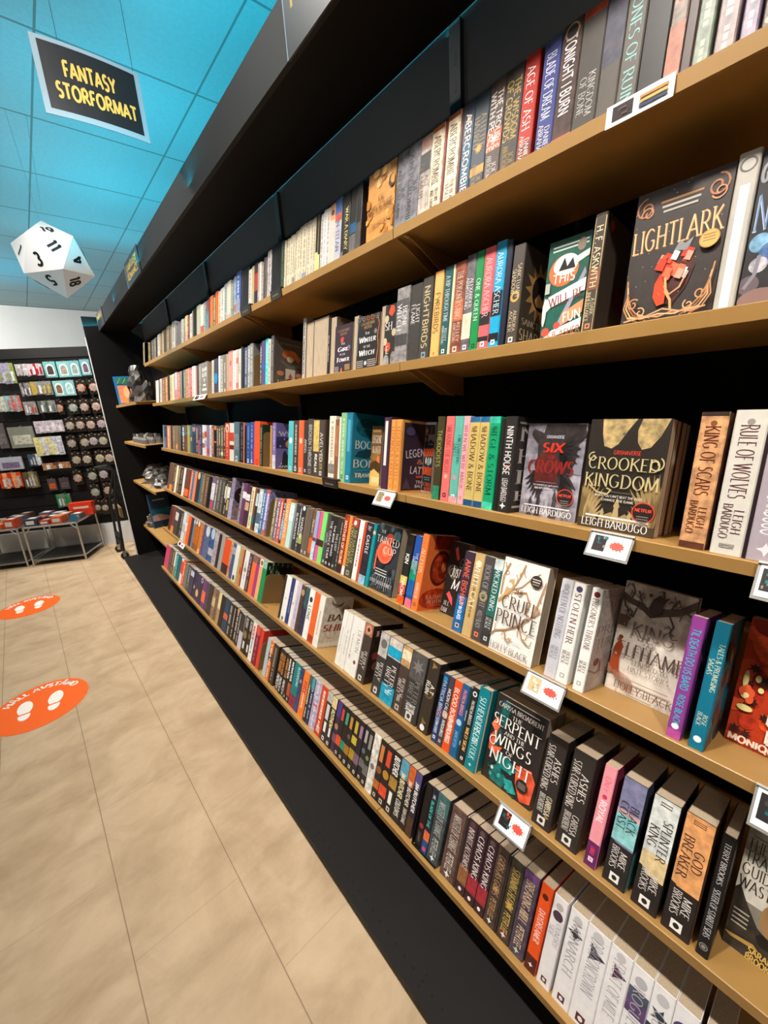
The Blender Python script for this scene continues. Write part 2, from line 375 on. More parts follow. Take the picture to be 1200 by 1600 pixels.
# ------------------------------------------------------------------ the room
def plane_obj(name, pts, ma):
    me = bpy.data.meshes.new(name); me.from_pydata([tuple(p) for p in pts], [], [tuple(range(len(pts)))]); me.materials.append(ma)
    o = bpy.data.objects.new(name, me); C.objects.link(o); return tag(o, kind='structure')
def slab(name, a, b, ma, struct=True, parent=None):
    g = Geo(); g.box(a, b, lin('808080')); o = g.build(name, ma, parent)
    if struct: tag(o, kind='structure')
    return o
slab('floor', (-4, -2.2, -.08), (3.2, 7.6, 0), floor_mat())
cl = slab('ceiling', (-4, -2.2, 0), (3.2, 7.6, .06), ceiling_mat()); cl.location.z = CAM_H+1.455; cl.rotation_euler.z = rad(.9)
slab('wall_back', (-4, 7.3, 0), (3.2, 7.4, CAM_H+1.45), M_WHITE)
slab('wall_right', (1.75, -2.2, 0), (1.85, 7.3, CAM_H+1.45), M_WHITE)
slab('wall_left', (-3.6, -2.2, 0), (-3.5, 7.3, CAM_H+1.45), M_BOARD)

# ------------------------------------------------------------------ bookcase
K_JOINT = [-.15, .75, 1.65, 2.55, 3.45]
XW, ZTOP = .918, CAM_H+.808
fr = empty('bookcase', Matrix.Translation((0, 0, 0)), 'long black wall bookcase with gold shelves and an overhanging fascia along the aisle', 'bookcase')
ys = [-1.05]+K_JOINT+[4.365]
g = Geo(); g.box((XW, -1.05, .045), (XW+.014, 4.365, ZTOP), lin('14110f')); g.build('back_panel', M_BLACK, fr)
for y in ys[1:-1]:
    g = Geo(); g.box((XW-.014, y-.016, .045), (XW-.0005, y+.016, ZTOP-.01), lin('0b0908'))
    z = .10
    while z < ZTOP-.05:
        g.box((XW-.0144, y-.0045, z), (XW-.0138, y+.0045, z+.022), lin('050404')); z += .05
    g.build('upright', M_INK, fr)
g = Geo()                                    # base deck with a row of punched holes along its front edge
g.box((.366, -1.05, .030), (XW, 4.40, .045), lin('26221f'))
g.box((.366, -1.05, .018), (.372, 4.40, .030), lin('26221f'))
o_ = g.build('base_deck', M_DECK, fr)
g = Geo(); yy = -.2
while yy < 4.3:
    k = int(round(yy/.03))
    for dx, r in ((.030, .0030),) + (((.044, .0025), (.018, .0025)) if k % 15 == 0 else ()):
        g.face([(.366+dx+r*math.cos(a*math.pi/4), yy+r*math.sin(a*math.pi/4), .0453) for a in range(8)], lin('020202'))
    yy += .03
tag(g.build('punched_holes', M_INK, o_), kind='stuff')
g = Geo(); g.box((.380, -1.05, 0), (.392, 4.38, .030), lin('2a221a')); g.build('kick_plate', M_FASCIA, fr)
g = Geo(); g.box((.587, -1.05, CAM_H+.715), (.601, 4.365, CAM_H+.828), lin('2a2725')); g.build('fascia', M_FASCIA, fr)
g = Geo(); g.box((.601, -1.05, CAM_H+.717), (.812, 4.365, CAM_H+.729), lin('14110f')); g.build('canopy_board', M_BLACK, fr)
g = Geo(); g.box((.48, 4.366, .045), (XW+.014, 4.384, CAM_H+.823), lin('14110f')); ep = g.build('end_panel', M_BLACK, fr)
g = Geo(); g.box((.473, 4.372, .045), (.4795, 4.384, CAM_H+.66), lin('d8dcdc')); g.build('edge_strip', M_WHITE, ep)
for k in range(6):
    g = Geo(); y = .31+.9*k-.45
    g.box((.66, y-.40, CAM_H+.730), (.74, y+.40, CAM_H+.752), lin('c8ccd0')); g.build('light_strip', M_METAL, fr)

# rows: lip x, deck front z (abs), tilt, deck depth, back plate height, spine set-back
ROW = {1: (.6885, CAM_H+.360, 10.0, .223, 0, .046), 2: (.6885, CAM_H+.0846, 9.5, .223, 0, .026), 3: (.686, CAM_H-.2376, 9.5, .226, 0, .010),
       4: (.644, CAM_H-.5355, 17.5, .2115, .182, .010), 5: (.5805, CAM_H-.837, 19.5, .235, .160, .0125), 6: (.512, CAM_H-1.143, 19.5, .27, .160, .016)}
NTH = {1: 'top', 2: 'second', 3: 'third', 4: 'fourth', 5: 'fifth', 6: 'bottom'}
def ext_y(g, poly, y0, y1, col):
    P = [(x, y0, z) for x, z in poly]; Q = [(x, y1, z) for x, z in poly]; n = len(P); b = len(g.v)
    g.v += P+Q; g.f.append(tuple(b+i for i in range(n))); g.f.append(tuple(b+n+i for i in reversed(range(n))))
    for i in range(n):
        j = (i+1) % n; g.f.append((b+j, b+i, b+n+i, b+n+j))
    g.c += [col]*(n+2)
BAYN = ['nearest bay', 'second bay', 'third bay', 'fourth bay']
def shelf_board(x, z, th, D, hp, y0, y1, label, brackets=True):
    c, s = math.cos(rad(th)), math.sin(rad(th)); gc = lin('b98a3e')
    def P(d, u): return (d*c+u*s, -d*s+u*c)
    a, b = y0-(y0+y1)/2+.0012, y1-(y0+y1)/2-.0012
    g = Geo(); ext_y(g, [P(.004, 0), P(D, 0), P(D, -.004), P(.004, -.004)], a, b, gc); root = g.build('shelf_board', M_GOLD, fr); root.location = (x, (y0+y1)/2, z); root['label'] = label
    g = Geo(); ext_y(g, [(.0, -.0015), (.0015, -.0005), (.008, -.0003-.008*s/c), (.008, -.021), (.0, -.021)], a, b, gc); g.build('front_lip', M_GOLD, root)
    if hp:
        g = Geo(); p0, p1, p2, p3 = P(D, -.004), P(D+.003, -.004), P(D+.003, hp), P(D, hp)
        ext_y(g, [p0, p1, p2, P(D+.003-.010, hp), P(D+.003-.010, hp-.004), P(D, hp-.004)], a, b, gc); g.build('back_plate', M_GOLD, root)
    if brackets:
        xb = XW-.016-x
        for yb in (a+.012, b-.016):
            g = Geo(); p0 = P(.012, -.006); p1 = P(D-.004, -.006)
            if hp: poly = [p0, p1, (p1[0]+.01, p1[1]-.03), (xb, p1[1]-.01), (xb, p1[1]-.05), (p1[0]-.03, p1[1]-.05)]
            else: poly = [p0, p1, (xb, p1[1]), (xb, p1[1]-.045), (xb-.06, p1[1]-.038), (.05, -.024)]
            ext_y(g, poly[::1], yb, yb+.003, gc); g.build('bracket', M_GOLD, root)
    return root
for s, (x, z, th, D, hp, sb) in ROW.items():
    for k in range(4):
        if s == 1 and k == 3: pass
        shelf_board(x, z, th, D, hp, K_JOINT[k], K_JOINT[k+1], 'gold shelf board on the %s level of the bookcase, %s from the camera' % (NTH[s], BAYN[k]))
CORN = [(.084, 'second'), (-.23, 'third'), (-.585, 'fourth'), (-1.02, 'fifth')]
for dz, nm in CORN:
    shelf_board(.58, CAM_H+dz+.02, 0, .32, 0, 3.452, 4.364, 'flat gold shelf board in the far end bay, %s level, beside the black end panel' % nm, False)

# small black label clips on the shelf lips, cards in clear holders
def lip_y(s, px, dx=0.0):
    """y where image column px meets the front-lip line of row s (dx deeper than the lip)"""
    x, z = ROW[s][0]+dx, ROW[s][1]-CAM_H; k = (px-600)/F_PX
    # k*(P.fw)=P.RT, P=(x,y,z)
    return (x*(RT.x-k*fw.x)+z*(RT.z-k*fw.z))/(k*fw.y-RT.y)
for s, a, b, lab in ((1, 377, 392, 'small black label clip on the top shelf lip at the second joint'), (1, 424, 440, 'small black label clip on the top shelf lip below the white manga spines'),
                     (3, 505, 528, 'small black label clip with scrollwork on the third shelf lip left of the green spine')):
    y1, y0 = lip_y(s, a), lip_y(s, b); x, z = ROW[s][:2]
    r = empty('label_clip', Matrix.Translation((x-.0008, (y0+y1)/2, z)), lab, 'label', 'black label clips on the shelf lips'); hw = (y1-y0)/2
    g = Geo(); g.box((-.0035, -hw, -.024), (0, hw, .003), lin('231e1b')); g.box((-.0035, -hw, .003), (.010, hw, .006), lin('231e1b')); g.build('plate', M_METAL, r)
    A = Art(2*hw, .024, lambda u, v, l: (-.0036-l, hw-u, -.024+v))
    A.rect(.08, .12, .92, .16, '6a5a40'); A.rect(.08, .84, .92, .88, '6a5a40')
    for k in range(6): A.rect(.2+.1*k, .4, .26+.1*k, .62, '8f8470')
    A.g.build('engraving', M_INK, r)
def price_card(s, a, b, hgt, lab, steep=.55, art=0, clear=True):
    y1, y0 = lip_y(s, a), lip_y(s, b); x, z = ROW[s][:2]; W = y1-y0
    ax = Vector((0, -1, 0)); dn = Vector((-steep, 0, -math.sqrt(1-steep*steep))); nn = dn.cross(ax)
    if nn.x > 0: nn = -nn
    M = Matrix((ax, -dn, nn)).transposed().to_4x4(); M.translation = (x-.002, y1, z+.001)
    r = empty('price_card', M, lab, 'price card', 'white cards in clear holders on the shelf lips')
    g = Geo(); g.box((0, -hgt, 0), (W, 0, .0006), lin('f2f0ee')); g.build('card', M_INK, r)
    if clear:
        g = Geo(); g.box((-.003, -hgt-.004, -.0014), (W+.003, .0, -.0004), lin('8a8680'))
        g.box((-.003, -.001, -.0014), (W+.003, .002, .004), lin('b8b4ae')); g.build('holder', M_PLAST, r)
    A = Art(W, hgt, lambda u, v, l: (u, v-hgt, .0006+l)); rr = random.Random(a)
    cols = [('2a2422', '1f6f78', '8a8478', '2e1a1a'), ('c8b48a', 'e8dcc4', 'b49a70', 'efe6d4'), ('2a2624', 'd8543c', '1d5e60', '443c38'), ('8a7a5a', 'd8a860', '3a2a20', 'b08a50'), ('3a3030', '5a4a48', '2a2424', '7a5a48')][art]
    A.rect(.10, .18, .42, .86, cols[0])
    for k in range(7):
        cx, cy = .14+.24*rr.random(), .24+.5*rr.random(); A.rect(cx, cy, cx+.05+.05*rr.random(), cy+.05+.1*rr.random(), cols[1+k % 3])
    if art == 4:
        for k, cc in enumerate(('d88a4a', 'e0b060', '3a4a6a')): A.rect(.52, .62-.2*k, .92, .74-.2*k, cc)
    else:
        pts = []
        for i in range(22):
            an = 2*math.pi*i/22; q = 1.0 if i % 2 else .72
            pts.append((.70+.20*q*math.cos(an), .50+.20*q*math.sin(an)))
        A.poly(pts, 'e8584a'); A.up()
        for k in range(12):
            an = rr.random()*6.28; A.rect(.70+.22*math.cos(an)-.008, .5+.24*math.sin(an)-.01, .70+.22*math.cos(an)+.008, .5+.24*math.sin(an)+.02, '3a2a28')
    A.g.build('printing', M_INK, r)
price_card(1, 950, 1058, .026, 'wide white card with striped picture on the top shelf lip, right end', .12, 4, False)
price_card(2, 306, 324, .03, 'small white card on the second shelf lip under the grey face-out book', .6, 0, False)
price_card(3, 593, 620, .042, 'white card with gold book picture on the third shelf lip near its joint', .6, 3)
price_card(3, 928, 990, .040, 'white card with dark book pictures under the black kingdom cover on the third shelf', .6, 0)
price_card(3, 1191, 1245, .045, 'white card cut by the right picture edge on the third shelf lip', .6, 0)
price_card(4, 828, 884, .042, 'white card with pale book picture on the fourth shelf lip', .6, 1)
price_card(4, 1187, 1250, .05, 'white card with orange picture on the fourth shelf lip at the right edge', .6, 2)
price_card(5, 785, 830, .046, 'white card with black and orange picture on the fifth shelf lip', .6, 2)
price_card(5, 281, 290, .03, 'tiny white card on the far end of the fifth shelf lip', .6, 0, False)
# ------------------------------------------------------------------ the books, row by row, left to right
# column in the photo of the spine's lower left corner | colour (a * marks a mottled print) | height mm | title/2nd line\author | letter colour | extra print; some plain dark entries are added to fill dark gaps between books
DATA = {}
DATA[1] = '''
227|b9a67c*|150|||D,8a7a58
232|2c2724|150|||
235|5a534c|165|||D,8d857c
240|6d665e|168|||D,9a9388
244|1a1614|150|||
246|cfc6b4|172|||D,8d8270
250|7a6248|168|||D,b49a78
253|a48d68|178|||D,c8b48e
256|4a3a2c|174|||
260|a08a66|180|||D,6f5c40
264|54483c|165|||
266|7d6a50|178|||D,a8926c
268.5|b9b4ac|185|||D,7d7a78
273|-
275|6a6262|160|||D,9a9292
278|79716a|158|||
281|6b6258|158|||D,9d9488
283|c9c4bc|162|||D,77716c
286|8a857e|160|||
289.5|d8a884*|164|||B,0,.5,d9c387
293|6b2a28|158|||D,a87a70
296|d6d0c4|160|||D,7c766c
300|8a7c6a|166|||
302|17120f|170|||
307|a9a88e|176|||
312.5|b5564a|165|||B,0,.6,d6cfc0
318|6f7d7c*|166|||D,a9b4b0
322|5d7f86*|168|||B,0,.3,7a4a4e
326|7a2a26|172|||
328|e2713a|172|||B,.75,.86,8c8a3a
332|5b5a38*|172|||D,c8c08a
336|e2622c|175|||B,.8,.9,e8ddd0
340|e0c2a0|172|||D,c76a3a
344.5|c9cbc6|172|||D,8e9a98
350|a8b0aa|178|||D,6a7674
355|d0c4b0|184|||B,.75,1,d8988a
360|6d7e74|176|||D,b0b8ae
364|8f9aae*|182|||B,.6,.75,b06a5a
368.5|3f5c9a|190|||D,b8c4dc ; B,.55,1,8890a8
375|2a2a34|188|||
378|1a1513|182|||
388|d9d4cc|166|||D,8a8682
392.5|b9a878|170|||
396|a83f2c|176|||B,.55,1,1e2240 ; B,0,.2,3a2e3c
402|c4a8a0|168|||D,7c6864
405|d4d0c8|166|||
407.5|8a8478|162|||D,c4beb2
411|4a443e*|172|||
413.5|6d5a58*|170|||
417|bcb8b6*|184|||D,8d898a
423|15110f|186|||
438|2f4232|184|||D,5a6a4c
443|d8cdb4|178|||D,a89a7c
445.5|dccfb2|178|||D,a3967a
448.5|d9ceb4|178|||D,a3967a
452|dbd0b8|180|||D,a3967a
455.5|d6cab0|180|||D,9a8d70 ; B,.72,.85,8f8a86
459|d8cdb4|181|||D,a3967a
462.5|dcd2ba|182|||D,a3967a
466.5|d6cbb0|183|||D,9a8d70
471|d5cab2|184|||D,a3967a ; B,.75,1,7f8fa0
477|d9cfb8|185|||D,a3967a ; B,.84,.94,d8402c
482.5|d6ccb4|184|||D,a3967a
487|cfc4aa|184|||D,a3967a
491.5|e2d48a|184|||B,0,.55,3a2c24
495|2c2422|184|||B,.6,1,e8dc98
498|d2cdc4|178|||D,9a948a
503|d9d7d4|182|||D,aeb0b6
508|d2ccc6|182|||D,b09a98
513.5|d8c8bc|184|ATTACK||B,0,.22,d8a070 ; C,.12,.3,5a4038 ; B,.88,1,5a3648
521|b6b8c8|186|ON TITAN|6a6672|B,0,.2,4a66a8 ; B,.2,.3,d05a4a ; B,.9,1,6a6490
530.5|2e2826|182|||B,.75,1,6e6a66
535|26221f|184|WAR A DIARY|e8dc8a|
543.5|2b2725|186|||B,.45,.58,2a5a86 ; B,.6,.98,6d6762
553.5|2c2826|188|||B,.5,.98,55504c ; L,d8d4cc
562|-
571.5|F|parchment|613.5
615|77757c*|184|JOE/ABERCROMBIE|3a3a40|B,.86,.95,6fc0cc
632|726f76*|184|JOE/ABERCROMBIE|3a3a40|B,.8,.92,6a98a4
651|b9aca2*|182|LAST/ARGUMENT|6a5c50|B,.18,.38,2c2a28 ; B,0,.14,a88478
667|ead8b8*|184|ABERCROMBIE\\BEFORE THEY/ARE HANGED|3c2418|B,0,.05,b0623a ; B,.96,1,c89a7a
686|7a2c20|182|||
690.5|f0dfc0*|186|ABERCROMBIE\\THE BLADE/ITSELF|3c2418|B,0,.05,a8583a ; B,.97,1,c89070
710|5a2a22|184|||
715|1f4f68|184|~ABERCROMBIE|e6e6e8|B,0,.36,35394a ; S,.16,.28,4,d8b060 ; B,.78,1,27304a
731.5|2b343e|186|A LITTLE/HATRED\\JOE/ABERCROMBIE|a8946a|S,.5,.3,12,d8a53c ; B,.66,.74,c8903c
754|4c3a32*|188|~THE TROUBLE/WITH PEACE\\JOE/ABERCROMBIE|d8d2ca|B,.42,.60,d0572c ; S,.5,.22,5,e8ded4
778|3a332c*|188|~THE WISDOM/OF CROWDS\\JOE/ABERCROMBIE|b59a52|C,.48,.24,5a4e2c
805|b5281c|190|AGE OF ASH\\DANIEL/ABRAHAM|f0e6dc|B,.7,1,7a2a22
827.8|-
833.5|3c4482|188|BLADE OF DREAM\\DANIEL/ABRAHAM|e6e4ea|B,0,.06,4a4e80
860|4a3630*|192|~TONIGHT I BURN\\|f2ece6|C,.07,.36,c8a078 ; C,.07,.28,3c302a ; B,.82,1,b8563c
891|4b453f|190|\\KINGDOM/OF BONE|bcb8b4|B,.0,.06,b5482c ; B,.975,1,d8643a
928|575049|192|\\|8c88a0|B,.0,.5,4c4a58
960|5c5650|194|BONES OF RUIN|8fc4c0|B,.94,1,2c8c92
992|1d1614|186|||
1034|8c7a70*|190|||C,.35,.25,e0622c ; B,.5,.95,a8664c
1060|3c241c|186|||
1079|7c8878*|192|||D,a4ac9c
1107|-
1113|8d7c7c*|194|||D,b8a8a8
1148|-
1154|86788c*|194|||D,d4cce0
1183|-
1188|4a3a3c|194|||C,.8,.3,e0a080
1216|-
'''
DATA[2] = '''
240|9a5a4a*|162|||D,d8b0a0
244|e6e2dc|164|||D,b8b4ac
248|4a3a34|160|||
250|d2c8b8|164|||D,8d8270
253|7a5a48|166|||D,b89a80
258|b8703c|165|||D,e0c090
262|2e221e|170|||
266|c9b894|165|||D,8a7a58
269.5|e2d8a8|168|||D,b0a070
272|3a2c28|160|||
273.5|c9a8b8|170|||D,e8e0e8 ; B,.6,1,d88088
277.5|cf7848*|168|||D,e8c0a0
281|9a9490|168|||
284|1c1816|168|||
286.5|8a9080|168|||D,c8ccb8
290|e0a878|168|||D,b8643c
294|d88a80|168|||D,f0d0c8
297|d06a64|168|||D,f0c8c0
300.5|ece8e0|170|||D,c8c0b4
305|d8988c|165|||
307|5a4438|168|||
311|8e8e8a|170|||D,c8c8c4
314.5|F|silver|325
326|-
331|d8cdb8|165|||D,a89a80
334|3c3a4c*|168|||C,.55,.42,1a88c8
340.5|ece9e4|175|||D,cfcac2
344|8c8478|172|~KINGDOM|e4e0d8|L,f0f0ec
349|7c7468|172|~KINGDOM|e4e0d8|L,f0f0ec
352.5|b09a7c|172|||B,.88,1,d88058
355.6|e8988c|180|||C,.3,.2,b86a64 ; C,.8,.2,c87a70
363|ebe6da|176|||D,c8bfb0
368.7|d8b8a8|174|||B,.2,.34,e07050 ; B,.8,.94,d86a60
372|e6e2da|174|~COURT|3a3432|
375|6c6660|180|||
377|1c1a1c|172|||
381|585c74*|172|||D,b8bccc
386|9c9c98|172|||D,e0e0dc
390|8a8a86|178|||D,c4c4c0
395|-
404.7|3a302e|166|||D,e4dcd0
407.5|5a4a7c|172|||C,.55,.4,2a5ab0
413.3|28d0c4|174|||D,b0f0e8
418|c8c4b8|170|||D,8a8478
422|5a5450|180|||D,948c84||fox
426|-
471.5|b8b0a4|196|||D,3a3432
475.5|P|178
486.5|P|180
509|2a2020|172|||d,c8b8b0
512.8|P|168
521.5|F|girl|547.6
548|P|150
555.5|F|winter|589.5
590|P|152
597.5|F|shield|617
614|8c8888*|178|BONE/WITCH\\|e4e2e0|B,.15,.3,5a5654 ; B,.6,.75,4a4644
633.5|-
636|403c38|174|LIGHT/FLAME\\|dedad4|
652.5|453f38|180|~NIGHTBIRDS|c9b88a|B,.1,.3,4e4840 ; L,8aa0b4
668.5|-
670|ecb468|184|~FYREBIRDS|7a5420|S,.34,.16,5,4a5a24 ; C,.93,.12,d87a3c
683.5|-
685|235658|186|A RIP THROUGH TIME\\KELLEY/ARMSTRONG|d8e2de|L,e8e4de
697|e8d8b0|186|||
701|8c4a34*|187|THE POISONER'S RING\\KELLEY/ARMSTRONG|e2c8b4|B,.4,.62,c8704a ; L,e0d8d0
717.5|6a6468*|192|ALEXANDER/ARMSTRONG\\|f0ece6|B,.58,.84,e4d4b8 ; L,f0ece8
731.7|128a48|193|ONE & QUEEN|d8f0dc|L,0e2a18
743.7|f06468|193|AURORA ASCHER\\|f6c8c8|B,.62,.74,2c2426 ; B,.85,.9,2c2426 ; L,f4ecec
760.5|18a4d4|196|AURORA ASCHER\\|d4f0f8|B,.45,.68,1c1c20 ; B,.84,.92,1c1c20 ; L,f0f4f6
776.5|1c2034|192|||
785.5|-
787.5|4e463e|178|SANCTUARY/SHADOW\\AURORA/ASCHER|dcc9a4|C,.5,.4,d8a854 ; C,.5,.22,4e463e ; L,e0ddd8||sun
805|-
841.7|F|teal_fun|904
906|4a4038|180|~H. F. ASKWITH\\A DARK/INHERITANCE|d8c9a4|Q,.03,.97,c9b27c ; B,.44,.62,8a5a3c ; L,d88c5c||dark
925.5|-
968|F|heart|1109
1111|b9b4aa|188|||I,.2,1,e8e6e2 ; C,.08,.4,6a645c ; C,.08,.3,b9b4aa
1145|-
1148|F|blue_night|1216
'''
DATA[3] = '''
254.6|7fa0a8|165|||
257|3c4c62*|162|||B,.5,1,6a6e78
260.8|d87a50|162|||D,f0c8b0
265.5|9a8a78|164|||
267|3a3430|160|||
270|7a6650|164|||D,a8927a
274.7|80684e|166|||C,.85,.3,e0a058
278.5|6a5a4a|166|||
283|211c1a|164|||
284.3|4a4440|168|||D,e0dcd4
288|6a4438*|166|||
292|9a9448|168|||D,b8b470
297|4a6478|170|||C,.5,.3,d8b890
300.3|3a4a5c*|174|||B,.1,.25,c88a84
305|4c4440|168|||D,c8c0b4
309.4|8a3c54|168|||B,.5,1,c06a80
312|34405c|168|||D,8a98b8
315.5|eceae6|170|||B,.25,.45,c8a060 ; B,.6,.75,b85a50
319.6|dcd8d8|168|||B,.2,.4,c84a48 ; B,.5,.7,a8b4c0
323|9a7a98|168|||B,.75,.92,c83a5c
326.8|d8ecec|168|||D,a84a60
330|8a5448*|166|||D,e0c0a8
333.8|1a1612|166|||B,0,.12,e07a2c ; B,.48,.53,d8702c
337.6|4e4238|166|||D,b8ac9c
341.4|5a4e44|166|||D,d8d0c4
345|6a5a44|168|||D,d8c890 ; B,.8,.9,e0d8a8
348.5|3a302a|170|||D,c8bca8
351.6|c8442c|180|||C,.15,.35,f0e0d0 ; C,.15,.22,c8442c ; D,e89878
358.7|dcd6cc|182|||B,.25,.48,c8442c ; B,.58,.7,7a2420
365.6|566e78|184|||B,.3,.7,7a8488 ; L,c8d0d0
373.5|1c1a1a|180|||D,5a6a74
379.8|c86a60|182|||
381.6|17130f|172|||
384|2c4c88|182|||D,6a88b8 ; L,e0e4ec
390|34508c|186|||D,8aa0cc ; L,e0e4ec
395|6a4a98|186|||B,.6,1,a8306c
397|f0562a|190|||L,c83a18||orange
405.5|24362a|176|||D,8a9a7c
409.6|-
420.8|b8884c|170|||L,e8d8b8
423.8|7a6aa8|184|||D,b8a8d8 ; B,.7,1,c8c4d0||wych
429|-
449.3|58b8bc|188|||C,.38,.3,d0ecec ; L,a8dcdc
457|443c38|188|||D,a8a098 ; L,e0dcd4
465|f0663c|190|||C,.38,.3,f8c0a8 ; L,f8d0c0
472.6|3c3634|190|~ANGEL|d8d4d0|L,e0dcd8
478|4a4440|196|~BROKEN THRONE|c4c0bc|L,8a8680
486.6|4a4038|192|||B,0,.55,d8b868 ; T,.6,.92,.34,.5,e8e4de,bold,REALM
496|4c443e|192|~AVELYED|d4d0c8|T,.55,.9,.4,.5,b09858,bold,RULER ; L,e0dcd4
504.5|3c2c1e|192|||
507|-
510.7|e4dccb|204|||D,b8ac90 ; B,.75,.9,8a847c
520.5|8a5a40|192|||B,.1,.6,b4724c
526.5|f0ece4|198|||
528.7|8cbc88|212|||D,b8d8b0 ; L,3a6a40
537|1f7f9c|212|||I,.1,.55,5aa8c0 ; L,d8e8ec||bone_teal
546|-
577|F|legends|592
594|4a2c44|196|||I,.05,.66,e8e4d8
603|3a2430|198|||
604.8|e8a050|190|LEGENDS & LATTES|b4582c|Q,.02,.98,b86a34 ; L,d88038
612.8|e8a050|190|LEGENDS & LATTES|b4582c|Q,.02,.98,b86a34 ; L,d88038||orange_frame
621.5|-
645|F|bonedust|673
674|3f3a22|196|~THEXOCISTS\\|a8a05c|L,e8f0e8 ; B,.83,1,2f7f5c
685|-
686.8|f4706c|196|SNEAKING THE NIGHT\\|a83a44|C,.7,.2,f8b888 ; L,3a2a2c
699.5|-
700|62b4a4|196|ENCHANTING/TALES\\|2c5a58|C,.7,.2,e88890 ; L,f0e8e4 ; B,.93,1,f09aa0
713|f0aab0|196|WHEN WE WERE MAGIC|9a4a58|L,e8764c
722.7|cdb36c|194|SHADOW & BONE|5a4220|B,0,.06,2a6a98 ; B,.93,1,1f5078 ; C,.13,.2,a88a44
737.7|cdb36c|194|SHADOW & BONE|5a4220|B,0,.06,2a6a98 ; B,.93,1,1f5078 ; C,.13,.2,a88a44
752|17a06c|194|SIEGE & STORM|0c4a38|B,0,.07,3cb8a0 ; B,.92,1,48c4a4 ; C,.13,.2,0f7a54
768|-
770|2a2220|190|||
775|2e2a28|194|~NINTH HOUSE\\~LEIGH BARDUGO|eae6e2|C,.485,.34,d89068 ; C,.47,.34,2e2a28 ; S,.93,.28,4,f0f0ec||ninth
793|-
811|F|raven|898
902|F|kingdom|1020
1058.8|d09a6c*|196|KING OF SCARS\\LEIGH/BARDUGO|6a2c18|B,0,.03,3c2a24 ; B,.95,1,5a3426 ; C,.08,.12,8a5030||brown
1100|-
1107.5|d9d3c8|198|RULE OF WOLVES\\LEIGH/BARDUGO|5a3030|C,.08,.12,9a948c ; T,.92,.955,.45,.5,4a4440,serif,ORION
1158|2a1a1e|198|||
1163|b0a4ac|202|\\~LEIGH BARDUGO|f0eef0|S,.92,.26,4,e8e4e8
1222|-
'''
